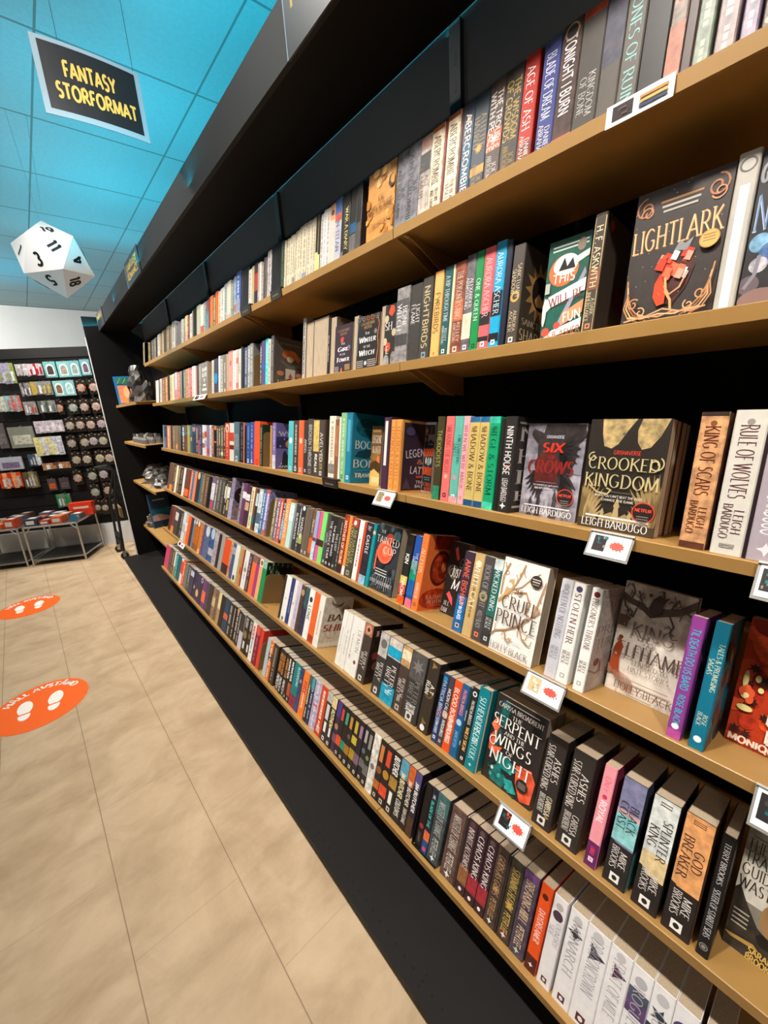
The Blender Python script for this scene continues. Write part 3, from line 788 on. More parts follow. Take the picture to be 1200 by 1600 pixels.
DATA[4] = '''
260.6|5a4a42|196|||
263.5|6a4a34*|196|||B,.78,1,d8803c
268|4a3c32|190|||D,a89078
271.2|e0d4b4|188|||
274.2|6a5440*|188|||D,b89a70
278|3c302a|190|||D,8a7a6c
282.3|e4e0d8|190|||
285.6|6a4038*|188|||B,.7,.95,d86a3c
293|e0683c|188|||D,e8b090
296.3|1f7a98|188|||
299.2|e88060|186|||
302.6|3c342c|192|||C,.12,.3,e8c890
308.3|3a7a98|186|||
311|8a6c4c|188|||D,c8a878
315|705444|188|||D,a88a70
321|201a18|184|||
326|7a6480|190|||B,.2,.7,e0dce0 ; C,.85,.3,d8485c
331.5|6a625e|190|||D,d8d4c8
335.5|5a544c|192|||D,9a948c
340.8|4c463e|192|||D,8a847c
345.3|3c342c|188|||B,.15,.5,dcd6c8 ; D,a8a094
350.8|54483c|188|||B,.15,.45,e8e4da ; B,.5,.8,b8a070
354|8a7c98*|212|||B,.5,1,a8a0b8||brown_big
359.5|-
368.5|7c7480*|200|||D,a8a4b0
373|6a3c5c|200|||B,.2,.36,e8e0e4
378.2|4a2c40|196|||B,.2,.36,e4dce0 ; B,.4,.6,c8a080
384.3|e2d6b0|196|||D,a89460
389.3|7a4a34|194|||B,.65,.85,1c7078
393|3a3434|192|||B,.1,.4,b8c8cc
396.5|c8d0d4*|196|||B,.55,.8,5a6478
402.5|3a6a98*|200|||D,c8dce8 ; B,.9,1,1878b0
407.3|8a84b8*|204|||B,0,.12,c85a5c ; D,e4e0ec ; B,.88,1,c8643c
412.5|-
420.6|8a8468*|180|||D,d8d4b8
424.3|80607c*|180|||D,d8ccd8
429.3|d85a2c|182|||D,f4e0c8
433.2|33304a|182|||B,.45,.9,2090c8 ; D,c8c8d8
437.5|e0924c|188|SUNBEARER|f4e0c0|
444|b8d8d4|180|||B,.05,.4,d4ecec
450.5|8c9490|180|||
453.3|38383a|178|~BLACKWATER|e4e0dc|
458|4c4c4c|180|||D,c8c4c0
462|34302e|182|~SHADOW|f0ece8|C,.06,.3,f0f0ec ; B,.6,.8,98a050
468|6c5c54|180|||L,dcd4cc
472.7|645c4a|180|||L,dcd4cc
478|7a5038*|182|||T,.1,.6,.5,.5,f0e0d0,ital,Hunger ; B,.6,.9,e0602c
483.3|98a4c8|180|||B,.55,.62,7a3c34 ; B,.62,1,b0d0e0
488.3|ee5c88|180|||B,.55,.68,3c2c34
493.8|7cd86c|180|||B,.55,.68,4c2c28
500|4a464c|178|~DEVIL|b8b4bc|L,d8d4dc
505.2|2e2826|178|~THE GRACE YEAR|d8d4d0|L,dcd8d4
510.8|2c2624|178|~THE BONE SHARD|e0dcd8|L,dcd8d4
515.8|353130|178|~THE LOST|d8d4d0|L,dcd8d4
521|3c3a36|178|||D,9a9690
525|a03c24*|194|~MOTHER OF ROME|f4e4c0|B,.85,1,3a2a28
531.5|e89048|194|||B,.85,1,e8e4e0
536|4c4836|190|THE GATES OF/CONSTANTINOPLE|c4b878|B,0,.14,b03c30 ; C,.07,.2,e0e0d8 ; L,a8a490
547|ecE9e4|190|||d,c05a48
554.5|c84c28|188|||
558.5|302c34*|190|||T,.04,.12,.5,.5,e8e4e0,ital,Jay ; T,.2,.5,.4,.5,c8c4c8,bold,CASTLE ; B,.85,1,90b8d0
568.7|178c94|192|||C,.14,.42,e8c090
573.5|F|tainted|611
611|-
619|2a2624*|192|~KIN\\~NAOMI|f0ece4|B,.6,.72,d8c060 ; B,.72,.86,c8483c ; B,.88,1,ec5c20
629.5|-
631|2450a0|194|~THE BRIGHT/SWORD\\|c0c4e4|B,.35,.62,1c8a68 ; B,.62,.84,1f5fa4 ; B,.88,1,e87084
641|f07838|204|ALCESTIS\\~KATHARINE BEUTNER|f4d8b8|L,8a3c28||red_myth
650.5|-
686.5|F|petal|712
704|-
705|3a2c3c|192|~ANNE BISHOP\\|e06850|B,.55,1,1a66a4 ; T,.57,.85,.34,.5,e4ecf4,bold,LADY IN GLASS ; L,d8a89c||plain_dark
720|c4a46c|194|WHITE CAT\\|f0e8d8|C,.12,.3,e8d8b0 ; d,8a6c3c
734.5|4a4446|194|BOOK OF NIGHT\\~HOLLY BLACK|a8a49c|C,.47,.4,a8985c ; C,.47,.2,2c2826 ; L,e8804c
749.7|26685e|194|WICKED KING\\HOLLY/BLACK|e6ece8|B,0,.12,c4d0cc ; B,.66,1,3c3836 ; L,d8d4d0
763|F|thorn|828.5
848.5|c8c6cc|194|QUEEN OF NOTHING\\HOLLY/BLACK|7a7484|C,.07,.25,a8a4ac ; L,c0bcc0||white_side
866.5|e9e7e2|194|STOLEN HEIR\\HOLLY/BLACK|6a4a3c|C,.06,.26,4a4460 ; L,b4aca4||white_side
885|-
893.4|eceae5|194|PRISONER'S THRONE\\HOLLY/BLACK|7a5a4c|C,.06,.28,7a2c24 ; L,b8b0a8||prisoner
910.5|-
944|F|elf_tree|1050
1039.5|8c3c8c|196|~TIL DEATH DO US BARD\\~ROSE BLACK|30b8cc|C,.9,.26,f0ecf0 ; B,.93,1,b44c98||dark_swirl
1062|-
1074|14708a|198|TALES & PROMISING/SAGAS\\ROSE/BLACK|dce8c4|C,.92,.26,f0f0ec||dark_swirl
1098.5|-
1131|F|red_moth|1222
'''
DATA[5] = '''
261|5a2c2c|188|||
265.5|6a4034|190|||B,.75,1,d8803c
269.5|4a4442|190|||B,.15,.45,c8c4bc
274|3a3230|190|||
277.5|4a3c34|190|||D,a89a8c
281|c8d8d8|192|||B,.4,.7,a8b8b8
285.3|d8a090|190|||B,.3,.6,e8d0c8
288.3|ee6424|190|||
292.5|3c3c44|186|||
295.5|707880|188|||C,.1,.35,b8c8cc
298.5|7a5030*|188|||C,.08,.3,d8d4cc ; B,.2,.8,b86428
302|905830*|188|||C,.08,.3,d8d4cc ; B,.2,.8,b86428
306.5|c87838*|186|||L,e8e0d4
311|5a5084|188|||
314.7|5a6a88*|190|||C,.15,.4,d0d8e0
321.5|3c5a90*|192|||C,.15,.4,b8c8dc ; B,.6,.8,c0b8c0
328.5|a8a0a4*|192|||B,.1,.3,b8b4b4
334.5|38282c|188|||
338|a4a09c|188|||
343|e85424|184|||B,.72,1,3a2824
352.5|d0a884|184|||D,7a5a44 ; B,.6,.9,e07a50
355.3|3c5c8c|184|||B,.1,.3,a8a4b8
360.3|e8e4d8|184|||C,.9,.3,4a443c
365.6|a8a468|180|||
369.5|d87c4c|184|||B,.5,.7,d8502c
372.5|54302c|184|||
374|e8e6e2|186|||C,.5,.25,8a5a4c ; d,b8b4ae
380.5|503840|184|||D,a89098
385.3|f0703c|186|||B,0,.18,7a645c
391.3|a83c84|186|||B,0,.18,6a5450
395.5|e8a86c|188|||B,0,.18,e4dcc0 ; C,.09,.3,8a5a3c
401|148a54|188|||B,0,.18,88b8a0||leaf
407|-
433.5|3a2c28|184|||
436|e6e4de|186|||C,.95,.2,6a6460 ; C,.5,.1,a8a49c
443|2c3c74|186|||d,7c88b0
449|e4e0d6|186|||C,.5,.25,b8a890
453.3|c4b8cc|186|||d,a094a8
459|4a3c34*|184|||C,.15,.4,b89060
465|37545c*|186|||B,.45,1,34304c
471.2|eae8e4|186|~LONE|3a3634|C,.2,.3,3a3634
478.5|e4642c|186|||B,.85,1,a83c20
486.8|e6e0d4|186|||d,b8b0a0||ship
494.5|-
522|e6e3dc|184|||d,c8bcac
528.8|e4e1da|184|||C,.5,.15,c8b4a0 ; d,c8bcac
536.2|e8e5de|184|||C,.7,.2,c0a8a0 ; d,c8bcac
544.6|e7e4dc|184|DEMON\\|9a9084|C,.75,.2,7a4434
553.8|463a34|186|\\PETER V/BRETT|ece8e0|B,0,.2,a86a4c ; C,.1,.36,c89478 ; C,.1,.16,4a2420 ; L,d8d4cc||daylight
566|-
578|3c3836|188|\\PETER V/BRETT|ece8e2|B,0,.38,b4b0ac ; C,.17,.34,6c6864 ; T,.86,.93,.3,.5,b8b0a8,bold,SPEAR ; L,d8d4cc
591.3|35302e|188|\\PETER V/BRETT|eae6e0|B,0,.3,c8beb4 ; B,.13,.28,1ca0c4 ; B,.72,1,1a94b4 ; T,.8,.86,.3,.5,d8ecf0,bold,DAYLIGHT
611.3|4a3c34|188|\\PETER V/BRETT|eae6e0|B,0,.3,b89468 ; B,.06,.2,e4d4b4 ; T,.74,.84,.3,.5,c4bcb4,bold,SKULL ; L,c0b8b0
625.4|3c3835|188|\\PETER V/BRETT|8c8884|B,0,.4,54504e ; S,.2,.4,7,7c7874 ; T,.74,.86,.5,.5,e8e4de,bold,THE CORE ; L,d8d4cc
648|-
650|3a3128|190|~A T/RUIN\\|e8e4dc|S,.06,.3,3,8c7440 ; C,.45,.36,6a5430 ; C,.45,.22,3a3128 ; S,.85,.32,3,7a6436 ; C,.93,.22,ece8e4||gate
666|-
672|28406c|178|~PATRICIA BRIGGS\\|c4ccdc|C,.07,.3,1c8ca8 ; B,.5,.62,5a3a58 ; T,.66,.86,.4,.5,d4d8e4,bold,STORM CURSED ; L,f0f0ee
681|463e44|178|~MOON CALLED\\|e8e4e0|B,.5,.58,c8a888 ; T,.62,.86,.5,.5,dcd8d4,bold,PATRICIA BRIGGS ; L,d8d4d0
689|dc5224|178|~BLOOD BOUND\\|f4e8dc|C,.55,.34,e8a080 ; T,.62,.88,.5,.5,f8ece0,bold,PATRICIA BRIGGS
700.5|1a5c8c|180|\\|e0a488|B,.04,.45,34508c ; T,.07,.42,.4,.5,d88c70,bold,PATRICIA BRIGGS ; C,.52,.36,a8c8dc ; T,.64,.86,.4,.5,74a8cc,bold,SMOKE BITTEN
711.3|1f3c40|180|~DEAD WOOD\\|e4e4e0|T,.62,.9,.4,.5,e8e4e0,bold,BRIGGS
714.8|2c2826|186|\\|ece8e0|C,.08,.36,e4e4e4 ; C,.08,.2,2c2826 ; T,.17,.48,.42,.5,ece8e4,sans,PATRICIA BRIGGS ; T,.52,.82,.5,.5,e8b868,black,WILD SIGN ; L,f0f0ee
724|0f7a84|196|SU HENDERSON\\|d4ecec|T,.42,.86,.5,.5,dcf0ec,serif,THE FAIR FOLK ; S,.93,.16,4,c8e4e4||fair
740.5|-
751.6|F|serpent|827
829|332c29|186|ASHES/STAR-CURSED KING\\CARISSA/BROADBENT|ece6dc|L,e0dcd6 ; T,.66,.88,.26,.7,cfb964,serif,CARISSA||dark_deco
857.5|-
866|352e2b|186|ASHES/STAR-CURSED KING\\CARISSA/BROADBENT|ece6dc|L,e0dcd6||dark_deco
899.5|-
911|ee98a4|190|\\|e84860|T,.08,.26,.5,.5,e06878,ital,Only ; C,.3,.2,c83c60 ; T,.34,.56,.5,.5,f8dce0,bold,ROYAL ; B,.76,1,64285c ; T,.8,.88,.3,.5,e84060,bold,J BREE ; L,e8d8e8||magenta
929.5|-
939.5|2c2827|190|BLACK/COAST\\MIKE/BROOKS|3a3036|B,0,.62,7c7c9c ; B,.3,.56,c8a0a0 ; B,.34,.6,7cbcc0 ; B,.44,.6,8cc8c8 ; J,.6,.68,2c2827,7cbcc0 ; L,f0ece6 ; K,e8e2dc||teal_edge
975|-
984|2b2624|190|SPLINTER/KING\\MIKE/BROOKS|4a4240|B,0,.66,d4d8d4 ; B,.5,.7,d8c090 ; J,.64,.74,2b2624,dcc898 ; T,.03,.07,.4,.5,5a5652,serif,II ; L,f0ece6 ; K,e8e2dc
1024.5|-
1031|2c2523|192|GOD/BREAKER\\MIKE/BROOKS|4c3430|B,0,.62,dc9c64 ; J,.6,.7,2c2523,d06c38 ; T,.03,.07,.4,.5,5c3c2c,serif,III ; L,f0ece6 ; K,e8e2dc||orange_edge
1076|-
1085.5|1f1c1c|192|\\|d4d0cc|T,.06,.4,.42,.5,d8d4d0,serif,TERRY BROOKS ; T,.44,.84,.5,.5,d4d4d4,serif,SISTER OF STARLIT SEAS ; C,.92,.34,8a8680 ; C,.92,.26,1f1c1c ; C,.92,.18,8a8680
1106|-
1128|F|waste|1216
'''
DATA[6] = '''
255|c84468|176|||
261|4a3c32|176|||D,8a7a68
264.7|5a4a3a|176|||D,a8947c
268|d8d4c4|174|||B,.6,1,a07a58
270.6|1f8088|176|||D,7cc0c4
274|1c5a64|176|||
278|e4d8d0|172|||B,.1,.6,d8483c
281.3|e04a24|176|||D,f0c0a8
284.5|6a7670|170|||
288.5|4a4a44*|172|||D,9a948c
293|3c3454|174|||B,.1,.3,b8c0d4
298|2c2844*|176|||S,.6,.3,5,d8b870
302|38304e|172|||C,.7,.3,d8b46c
308|2c2840*|174|||C,.12,.34,d0d0d0 ; C,.12,.22,2c2840
311.7|6a3c6c|174|||B,.4,.8,e86a50
317|4c4058*|172|||
320.6|3c302c*|176|||
326.6|8a705c*|176|||B,.3,.6,d0b088
331.2|7a5c48*|176|||
335|e4d4a0|174|||B,.5,1,b08c60
338.6|1f1b1a|176|||
345|21405a|180|||B,.45,.62,d8643c
351|2e2a2a|178|||D,a8a49c
357.3|2a2624|178|||D,b8b0a4
361|332d2a|178|||D,c8bcac ; C,.05,.3,d8a070
365.8|2c2726|178|||D,b8b4b0
369.3|c8c0cc|176|||B,0,.5,3a3430
374.6|2c2722|180|||T,.04,.3,.5,.5,b8b4ac,bold,ROBIN ; C,.5,.4,8a7440 ; R,.68,.88,.3,.7,dcd8d0
380.6|2a2523|180|||T,.04,.3,.5,.5,b8b4ac,bold,ROBIN ; C,.45,.3,6a5c3c ; R,.68,.88,.3,.7,dcd8d0
386|e8e5e0|182|\\|d84030|T,.08,.45,.6,.5,dc4434,bold,MAGICAL ; d,6a6460
391.3|7a1c34|182|||B,0,.2,d8482c ; D,c0606c
397.5|d83c2c|182|||
402|-
408|a8c0cc|170|||
413|e07434|172|||B,.3,.5,5a2c1c ; D,f0d0a8
418|3c322c|172|||D,8a8074
425|-
427.3|2a2522|176|||T,.1,.55,.6,.5,c88038,bold,RED RISING ; T,.62,.88,.6,.5,d8d4cc,bold,PIERCE ; L,d0ccc4
432.4|2a2522|176|||T,.1,.55,.6,.5,c88038,bold,GOLDEN SON ; T,.62,.88,.6,.5,d8d4cc,bold,PIERCE ; L,d0ccc4
436.6|2a2522|176|||T,.1,.55,.6,.5,c88038,bold,MORNING STAR ; T,.62,.88,.6,.5,d8d4cc,bold,PIERCE ; L,d0ccc4
441|241f1e|176|||T,.05,.5,.5,.5,f0ece6,bold,MONSTER ; L,d0ccc4
445|241f1e|176|||T,.05,.5,.5,.5,f0ece6,bold,MONSTER ; B,.55,.85,b4502c ; L,d0ccc4
449.6|17787c|176|\\|a8e0e0|T,.06,.5,.3,.75,b8e8ec,sans,BLOODSONG ; B,.72,1,8a2c3c
458.5|3a4468*|176|||B,.7,1,3c4a7c ; C,.3,.3,c87c7c
463.2|ee7a30|176|||d,f8d8b8 ; T,.1,.6,.5,.5,c8401c,bold,FIRE
471.5|33302c*|176|||D,d8d0c4 ; B,0,.2,4c5c50
476|2c3054*|176|||D,c4bccc ; B,0,.25,4a98a4
480.4|b0a8c0*|178|\\|e8e0ec|C,.5,.3,c85c6c ; D,d8d0e0
489.5|cc4424|178|||D,f0ccb8 ; B,.85,1,b83818 ; T,.8,.94,.5,.5,f0e0d4,bold,ARMENTROUT
498.7|34302e|178|||B,0,.2,b4b0ac ; R,.25,.55,.24,.76,d4d0cc ; R,.6,.8,.3,.7,ece8e4 ; L,ece8e4
506.7|322c2a|178|||B,0,.22,dcc890 ; T,.25,.6,.6,.5,ecdc9c,bold,ROTHEN ; R,.62,.8,.3,.7,ece8e4 ; L,ece8e4
513.6|3c2c44*|178|||B,.0,.3,4c3c80 ; C,.5,.4,b08060 ; B,.65,.8,7a4c5c
520|2a2324|178|||R,.08,.3,.24,.76,d04048 ; B,.6,.78,e0502c ; L,d4d0c8
526.3|262222|178|||R,.08,.3,.24,.76,3ca07c ; B,.62,.78,2f8a68 ; L,d4d0c8
532.8|28231f|178|||R,.08,.3,.24,.76,c8843c ; C,.45,.3,6a5a58 ; B,.62,.78,a8702c ; L,d4d0c8
539.8|28241c|178|||R,.08,.3,.24,.76,c4a83c ; B,.36,.5,c8b83c ; B,.6,.78,a88c2c ; L,d4d0c8
547.4|28222a|178|||R,.08,.3,.24,.76,a07898 ; B,.6,.78,7c5c74 ; L,d4d0c8
554.7|262424|178|||R,.08,.3,.24,.76,a8a4a4 ; C,.45,.36,5c6c78 ; B,.6,.74,6c6868 ; L,d4d0c8
561.5|262222|178|||R,.08,.34,.24,.76,8c8884 ; C,.5,.3,7c8c58 ; B,.62,.8,6c6864 ; L,d4d0c8
568.8|dcd8d0*|180|||C,.55,.3,7a746c
578.5|2b2320|180|||R,.08,.36,.24,.76,d07c3c ; C,.5,.4,8c5430 ; B,.68,.82,b4642c ; L,d4d0c8
587.5|2a2120|180|||R,.08,.34,.24,.76,dc4c30 ; C,.48,.4,b88430 ; B,.66,.84,d84c2c ; L,d4d0c8
598.5|2a2420|180|||T,.06,.36,.6,.5,ecE8e0,bold,BUTCHER ; B,.4,.58,a8803c ; R,.64,.84,.3,.7,ece8e0 ; L,d4d0c8
610|282524|180|||B,0,.28,5a98b0 ; T,.2,.6,.5,.5,e8e0b0,bold,JIM BUTCHER ; T,.64,.9,.5,.5,d8d4cc,bold,COLD DAYS
622|2c211d|180|||B,0,.3,c8602c ; T,.22,.62,.5,.5,d8d0c8,bold,JIM BUTCHER ; T,.66,.9,.5,.5,c8c0b8,bold,SKIN GAME
631.5|2b2530|180|||B,0,.24,544c80 ; T,.16,.62,.5,.5,ece8e4,bold,JIM BUTCHER ; B,.7,1,4a3424
640.5|-
647|1d1617|176|||C,.66,.3,a03038 ; T,.76,.9,.4,.5,7c7470,ital,Leonard
656.5|232436*|178|\\|3cbca8|T,.1,.16,.4,.5,c8c8cc,bold,AMIE ; T,.2,.6,.4,.4,44c4ac,bold,BLADE OF THE ; B,.66,.8,d8683c ; B,.8,1,244c80 ; C,.93,.3,e83c7c
665|41494c*|178|MASTER OF CHANGE\\~PETER LEE|c4c8c4|B,0,.3,3c6464 ; S,.93,.22,4,ecece8
682|-
686|5c4640*|180|MASTER OF CHANGE\\~PETER LEE|dcd4cc|S,.93,.22,4,ecece8
706.5|3a2f2c|178|||
709.7|38242a|182|INFINITE ALCHEMIST\\|ecdcd8|C,.05,.26,5c3c3c ; B,.62,.86,8c5c3c ; C,.93,.16,f0ece8
723.8|361f26|182|CHAOS KING\\|f0e8e8|C,.06,.26,5c4c48 ; C,.58,.2,6c4c48 ; B,.64,.86,9c2c38 ; C,.93,.16,f4f0ec
738.8|361f26|182|CHAOS KING\\|f0e8e8|C,.06,.26,5c4c48 ; C,.58,.2,6c4c48 ; B,.64,.86,9c2c38 ; C,.93,.16,f4f0ec
753.8|443531*|182|GODS AS GODS\\~PETER LEE|c09a68|S,.52,.34,5,b88c50 ; S,.93,.24,4,ece8e4
771|332b25|180|||
774|38332b*|182|STORMING HEAVEN\\~PETER LEE|d8b860|S,.55,.36,6,c89c4c ; C,.9,.36,6a4038 ; S,.92,.22,4,ecE8e4
793.5|4b4152*|184|BREAKING HELL\\~PETER LEE|e4c8a0|B,0,.1,6c4478 ; C,.5,.3,8c7468 ; S,.93,.22,4,b8d0c0
815.5|-
818|e4521c|186|\\|f4e8dc|C,.13,.26,5a1c14 ; T,.28,.66,.5,.5,f4ece4,serif,DAYDREAMER ; B,.82,1,54201c ; S,.92,.22,4,f4ece4
835|-
837|e6e2e4|186|FOUNDRY/SIDE\\|a8a2a8|C,.2,.36,4a3444 ; C,.1,.26,b8b4b4 ; L,5a2c34
857.5|-
861|e8e5e6|188|MONARCH\\|a8a4a8|S,.22,.44,4,3c3838 ; C,.08,.24,c4c0c0 ; L,5a2c34
887|e9e6e7|188|DRAGONCROWN\\|a8a4a8|S,.24,.46,3,3c3848 ; C,.07,.24,c8c4c4 ; L,5a2c34
921|eae7e8|188|FROST OF MILE\\|b0acb0|S,.22,.42,3,54304c ; C,.06,.22,c8c4c8 ; L,5a2c34
953.6|eae7e8|188|ROGUES\\|b0acb0|B,.2,.42,4c5468 ; C,.12,.3,b8b4bc ; B,.3,.44,5c4470 ; L,5a2c34
984.6|eae7e8|188|QUEEN\\|b0acb0|S,.25,.48,5,2c3c48 ; C,.1,.3,c4c0c4 ; B,.36,.46,383c50 ; L,5a2c34
1017|e8e5e7|188|TOWER\\|b0acb0|C,.2,.44,5c3c6c ; C,.26,.3,8c5c4c ; L,5a2c34
1053|-
1060|e6e3e4|188|KNIGHT\\|b0acb0|C,.2,.4,5a4a5a ; L,5a2c34
1098|-
'''
# ------------------------------------------------------------------ printed designs of covers
def sky(A, cols):
    n = len(cols)
    for i, c in enumerate(cols): A.rect(0, 1-(i+1)/n, 1, 1-i/n, c, .5)
def seal(A, cx, cy, r, ring, inner, tx=None):
    A.circ(cx, cy, r, ring); A.circ(cx, cy, r*.9, inner)
    if tx: A.text(tx, cx-r*.72, cy+r*.05, cx+r*.72, .026, 'f05038', 'bold')
    for k in range(4): A.rect(cx-r*.5, cy-r*.28-.022*k, cx+r*.5, cy-r*.28-.022*k+.008, '8a847c')
def feathers(A, x, y, n, L, col, ang, spread, wd=.03):
    for i in range(n):
        a = rad(ang+spread*i/(n-1)); c, s_ = math.cos(a), math.sin(a)
        A.poly([(x, y), (x+L*.5*c-wd*s_, y+L*.5*s_+wd*c*.7), (x+L*c, y+L*s_), (x+L*.5*c+wd*s_, y+L*.5*s_-wd*c*.7)], col)
    A.up()
def tower(A, x, y0, y1, wd, col):
    A.poly([(x-wd, y0), (x+wd, y0), (x+wd*.45, y0+(y1-y0)*.62), (x+wd*.7, y0+(y1-y0)*.66), (x, y1), (x-wd*.7, y0+(y1-y0)*.66), (x-wd*.45, y0+(y1-y0)*.62)], col); A.up()
def curl(A, cx, cy, r, t, col, turns=1.4, a0=0, flip=1):
    A.line([(cx+r*(1-.75*i/18)*math.cos(rad(a0+flip*360*turns*i/18)), cy+.65*r*(1-.75*i/18)*math.sin(rad(a0+flip*360*turns*i/18))) for i in range(19)], t, col)

def art_parchment(A):
    rr = random.Random(3)
    for k in range(26): A.ell(rr.random(), rr.random(), .05+.08*rr.random(), .03+.05*rr.random(), rr.choice(['c98a3c', 'd8a458', 'b9782e', 'dcae68']), .6)
    A.line([(.0, .86), (.35, .9), (.7, .88), (1, .93)], .0015, '7a4a1c'); A.line([(.1, .3), (.4, .34), (.8, .27)], .0012, '8a5a28')
    A.text('JOE', .42, .60, .62, .07, '5a3214'); A.text('ABERCROMBIE', .06, .48, .96, .085, '5a3214')
    A.text('THE HEROES', .2, .30, .8, .06, '8a5424', 'ital'); A.circ(.92, .76, .13, '4a2a14'); A.circ(.96, .77, .1, 'c98a3c')
def art_silver(A):
    for k, (t, y) in enumerate((('SILVER', .74), ('ELITE', .58))): A.text(t, .16, y, .84, .10, 'f0eee8', 'bold')
    A.text('Y', .38, .42, .6, .1, 'f0eee8', 'bold'); A.rect(.3, .30, .7, .36, 'e4e0d8'); A.rect(.18, .16, .82, .23, 'e4e0d8')
def art_girl(A):
    A.text('CATHERINE', .16, .86, .84, .05, 'a8844a'); A.text('ARDEN', .3, .79, .7, .05, 'a8844a'); A.circ(.44, .70, .09, 'e0502c'); A.circ(.5, .72, .05, 'c83c24')
    A.text('The', .38, .60, .62, .045, 'f0ece8'); A.text('Girl', .2, .47, .8, .085, 'f4f0ec', 'black'); A.text('in the', .34, .39, .66, .045, 'f0ece8'); A.text('Tower', .12, .26, .88, .085, 'f4f0ec', 'black')
    for k in range(4): A.rect(.06, .06+.03*k, .3, .075+.03*k, 'a8a0a4'); A.rect(.66, .08+.03*k, .96, .095+.03*k, 'c8a468')
    tower(A, .48, .0, .14, .06, 'e07a4a'); curl(A, .86, .5, .09, .0012, 'c8c0c4')
def art_winter(A):
    for k in range(5): curl(A, .1+.2*k, .95, .09, .0014, ['8a8f98', 'a8a4a0', 'd8743c', 'd89058', '8a8f98'][k], 1.2, 40*k)
    A.line([(.9, .95), (.99, .8), (.94, .6), (.99, .4), (.93, .1)], .0026, 'c87a48'); A.line([(.04, .9), (.02, .7), (.06, .5), (.03, .3)], .002, '6a8a9c')
    A.text('CATHERINE', .18, .83, .8, .05, 'b8985c'); A.text('ARDEN', .32, .765, .66, .05, 'b8985c')
    A.text('The', .38, .66, .6, .045, 'f0ece8'); A.text('Winter', .12, .52, .86, .10, 'f6f3ee', 'black'); A.text('of the', .34, .42, .64, .05, 'f0ece8'); A.text('Witch', .14, .28, .82, .10, 'f6f3ee', 'black')
    A.circ(.46, .14, .06, 'b8d4dc'); A.star(.86, .68, .1, 6, '8a8890', .4)
    for k in range(4): A.rect(.06, .07+.035*k, .36, .085+.035*k, 'b8b0a8'); A.rect(.56, .07+.035*k, .92, .085+.035*k, 'b8b0a8')
def art_shield(A):
    for cx, cy, r in ((.5, .9, .24), (.3, .32, .24)): A.poly([(cx-r, cy-.03), (cx-.3*r, cy+.09), (cx+.8*r, cy+.07), (cx+r, cy-.02), (cx+.1*r, cy-.09)], 'd8502c'); A.up()
    for cx, cy in ((.15, .78), (.75, .55), (.1, .42)): A.ell(cx, cy, .16, .06, 'c8b890')
    A.text('SH', .05, .60, .6, .12, 'f0ece6'); A.text('E', .2, .22, .42, .12, 'f0ece6'); A.ell(.25, .1, .25, .1, '9a9694', .6); A.ell(.8, .12, .2, .12, '8c8888', .6)
def art_teal_fun(A):
    for k in range(2): A.rect(.1, .93-.035*k, .95, .945-.035*k, 'c8d8cc')
    A.ell(.42, .70, .36, .15, 'd8703c'); A.ell(.46, .75, .30, .10, 'e8e4d8'); A.poly([(.7, .73), (1, .78), (1, .84), (.72, .80)], 'e8e4d8'); A.up()
    A.poly([(.3, .70), (.42, .82), (.5, .73), (.62, .80), (.7, .70)], '1c1a1a'); A.up(); A.ell(.8, .9, .1, .06, '8a7a68')
    A.poly([(.2, .0), (.34, .0), (.98, .62), (.94, .68)], '9a98a8'); A.up(); A.text('THIS', .18, .585, .72, .085, 'f0e8dc', 'sans')
    A.poly([(.0, .28), (.2, .36), (1, .46), (1, .58), (.14, .47), (0, .40)], 'ece8e0'); A.up(); A.text('WILL BE', .16, .36, 1.0, .09, '8a2c24', 'serif', .14)
    A.poly([(.52, .16), (1, .26), (1, .38), (.5, .28)], 'e09468'); A.up(); A.text('FUN', .56, .19, .98, .09, 'f4ece0', 'sans', .12)
    A.poly([(.1, .0), (.4, .07), (1, .12), (1, .21), (.3, .13), (.05, .05)], 'ece8e0'); A.up(); A.text('E.B. ASHER', .22, .045, 1.0, .06, 'b86a50', 'sans', .10)
    A.circ(.14, .12, .1, 'd8503c'); A.circ(.42, .17, .08, 'd8503c'); A.ell(.06, .32, .05, .14, 'dfe4da'); A.rect(.02, .5, .14, .6, 'b8b4a8')
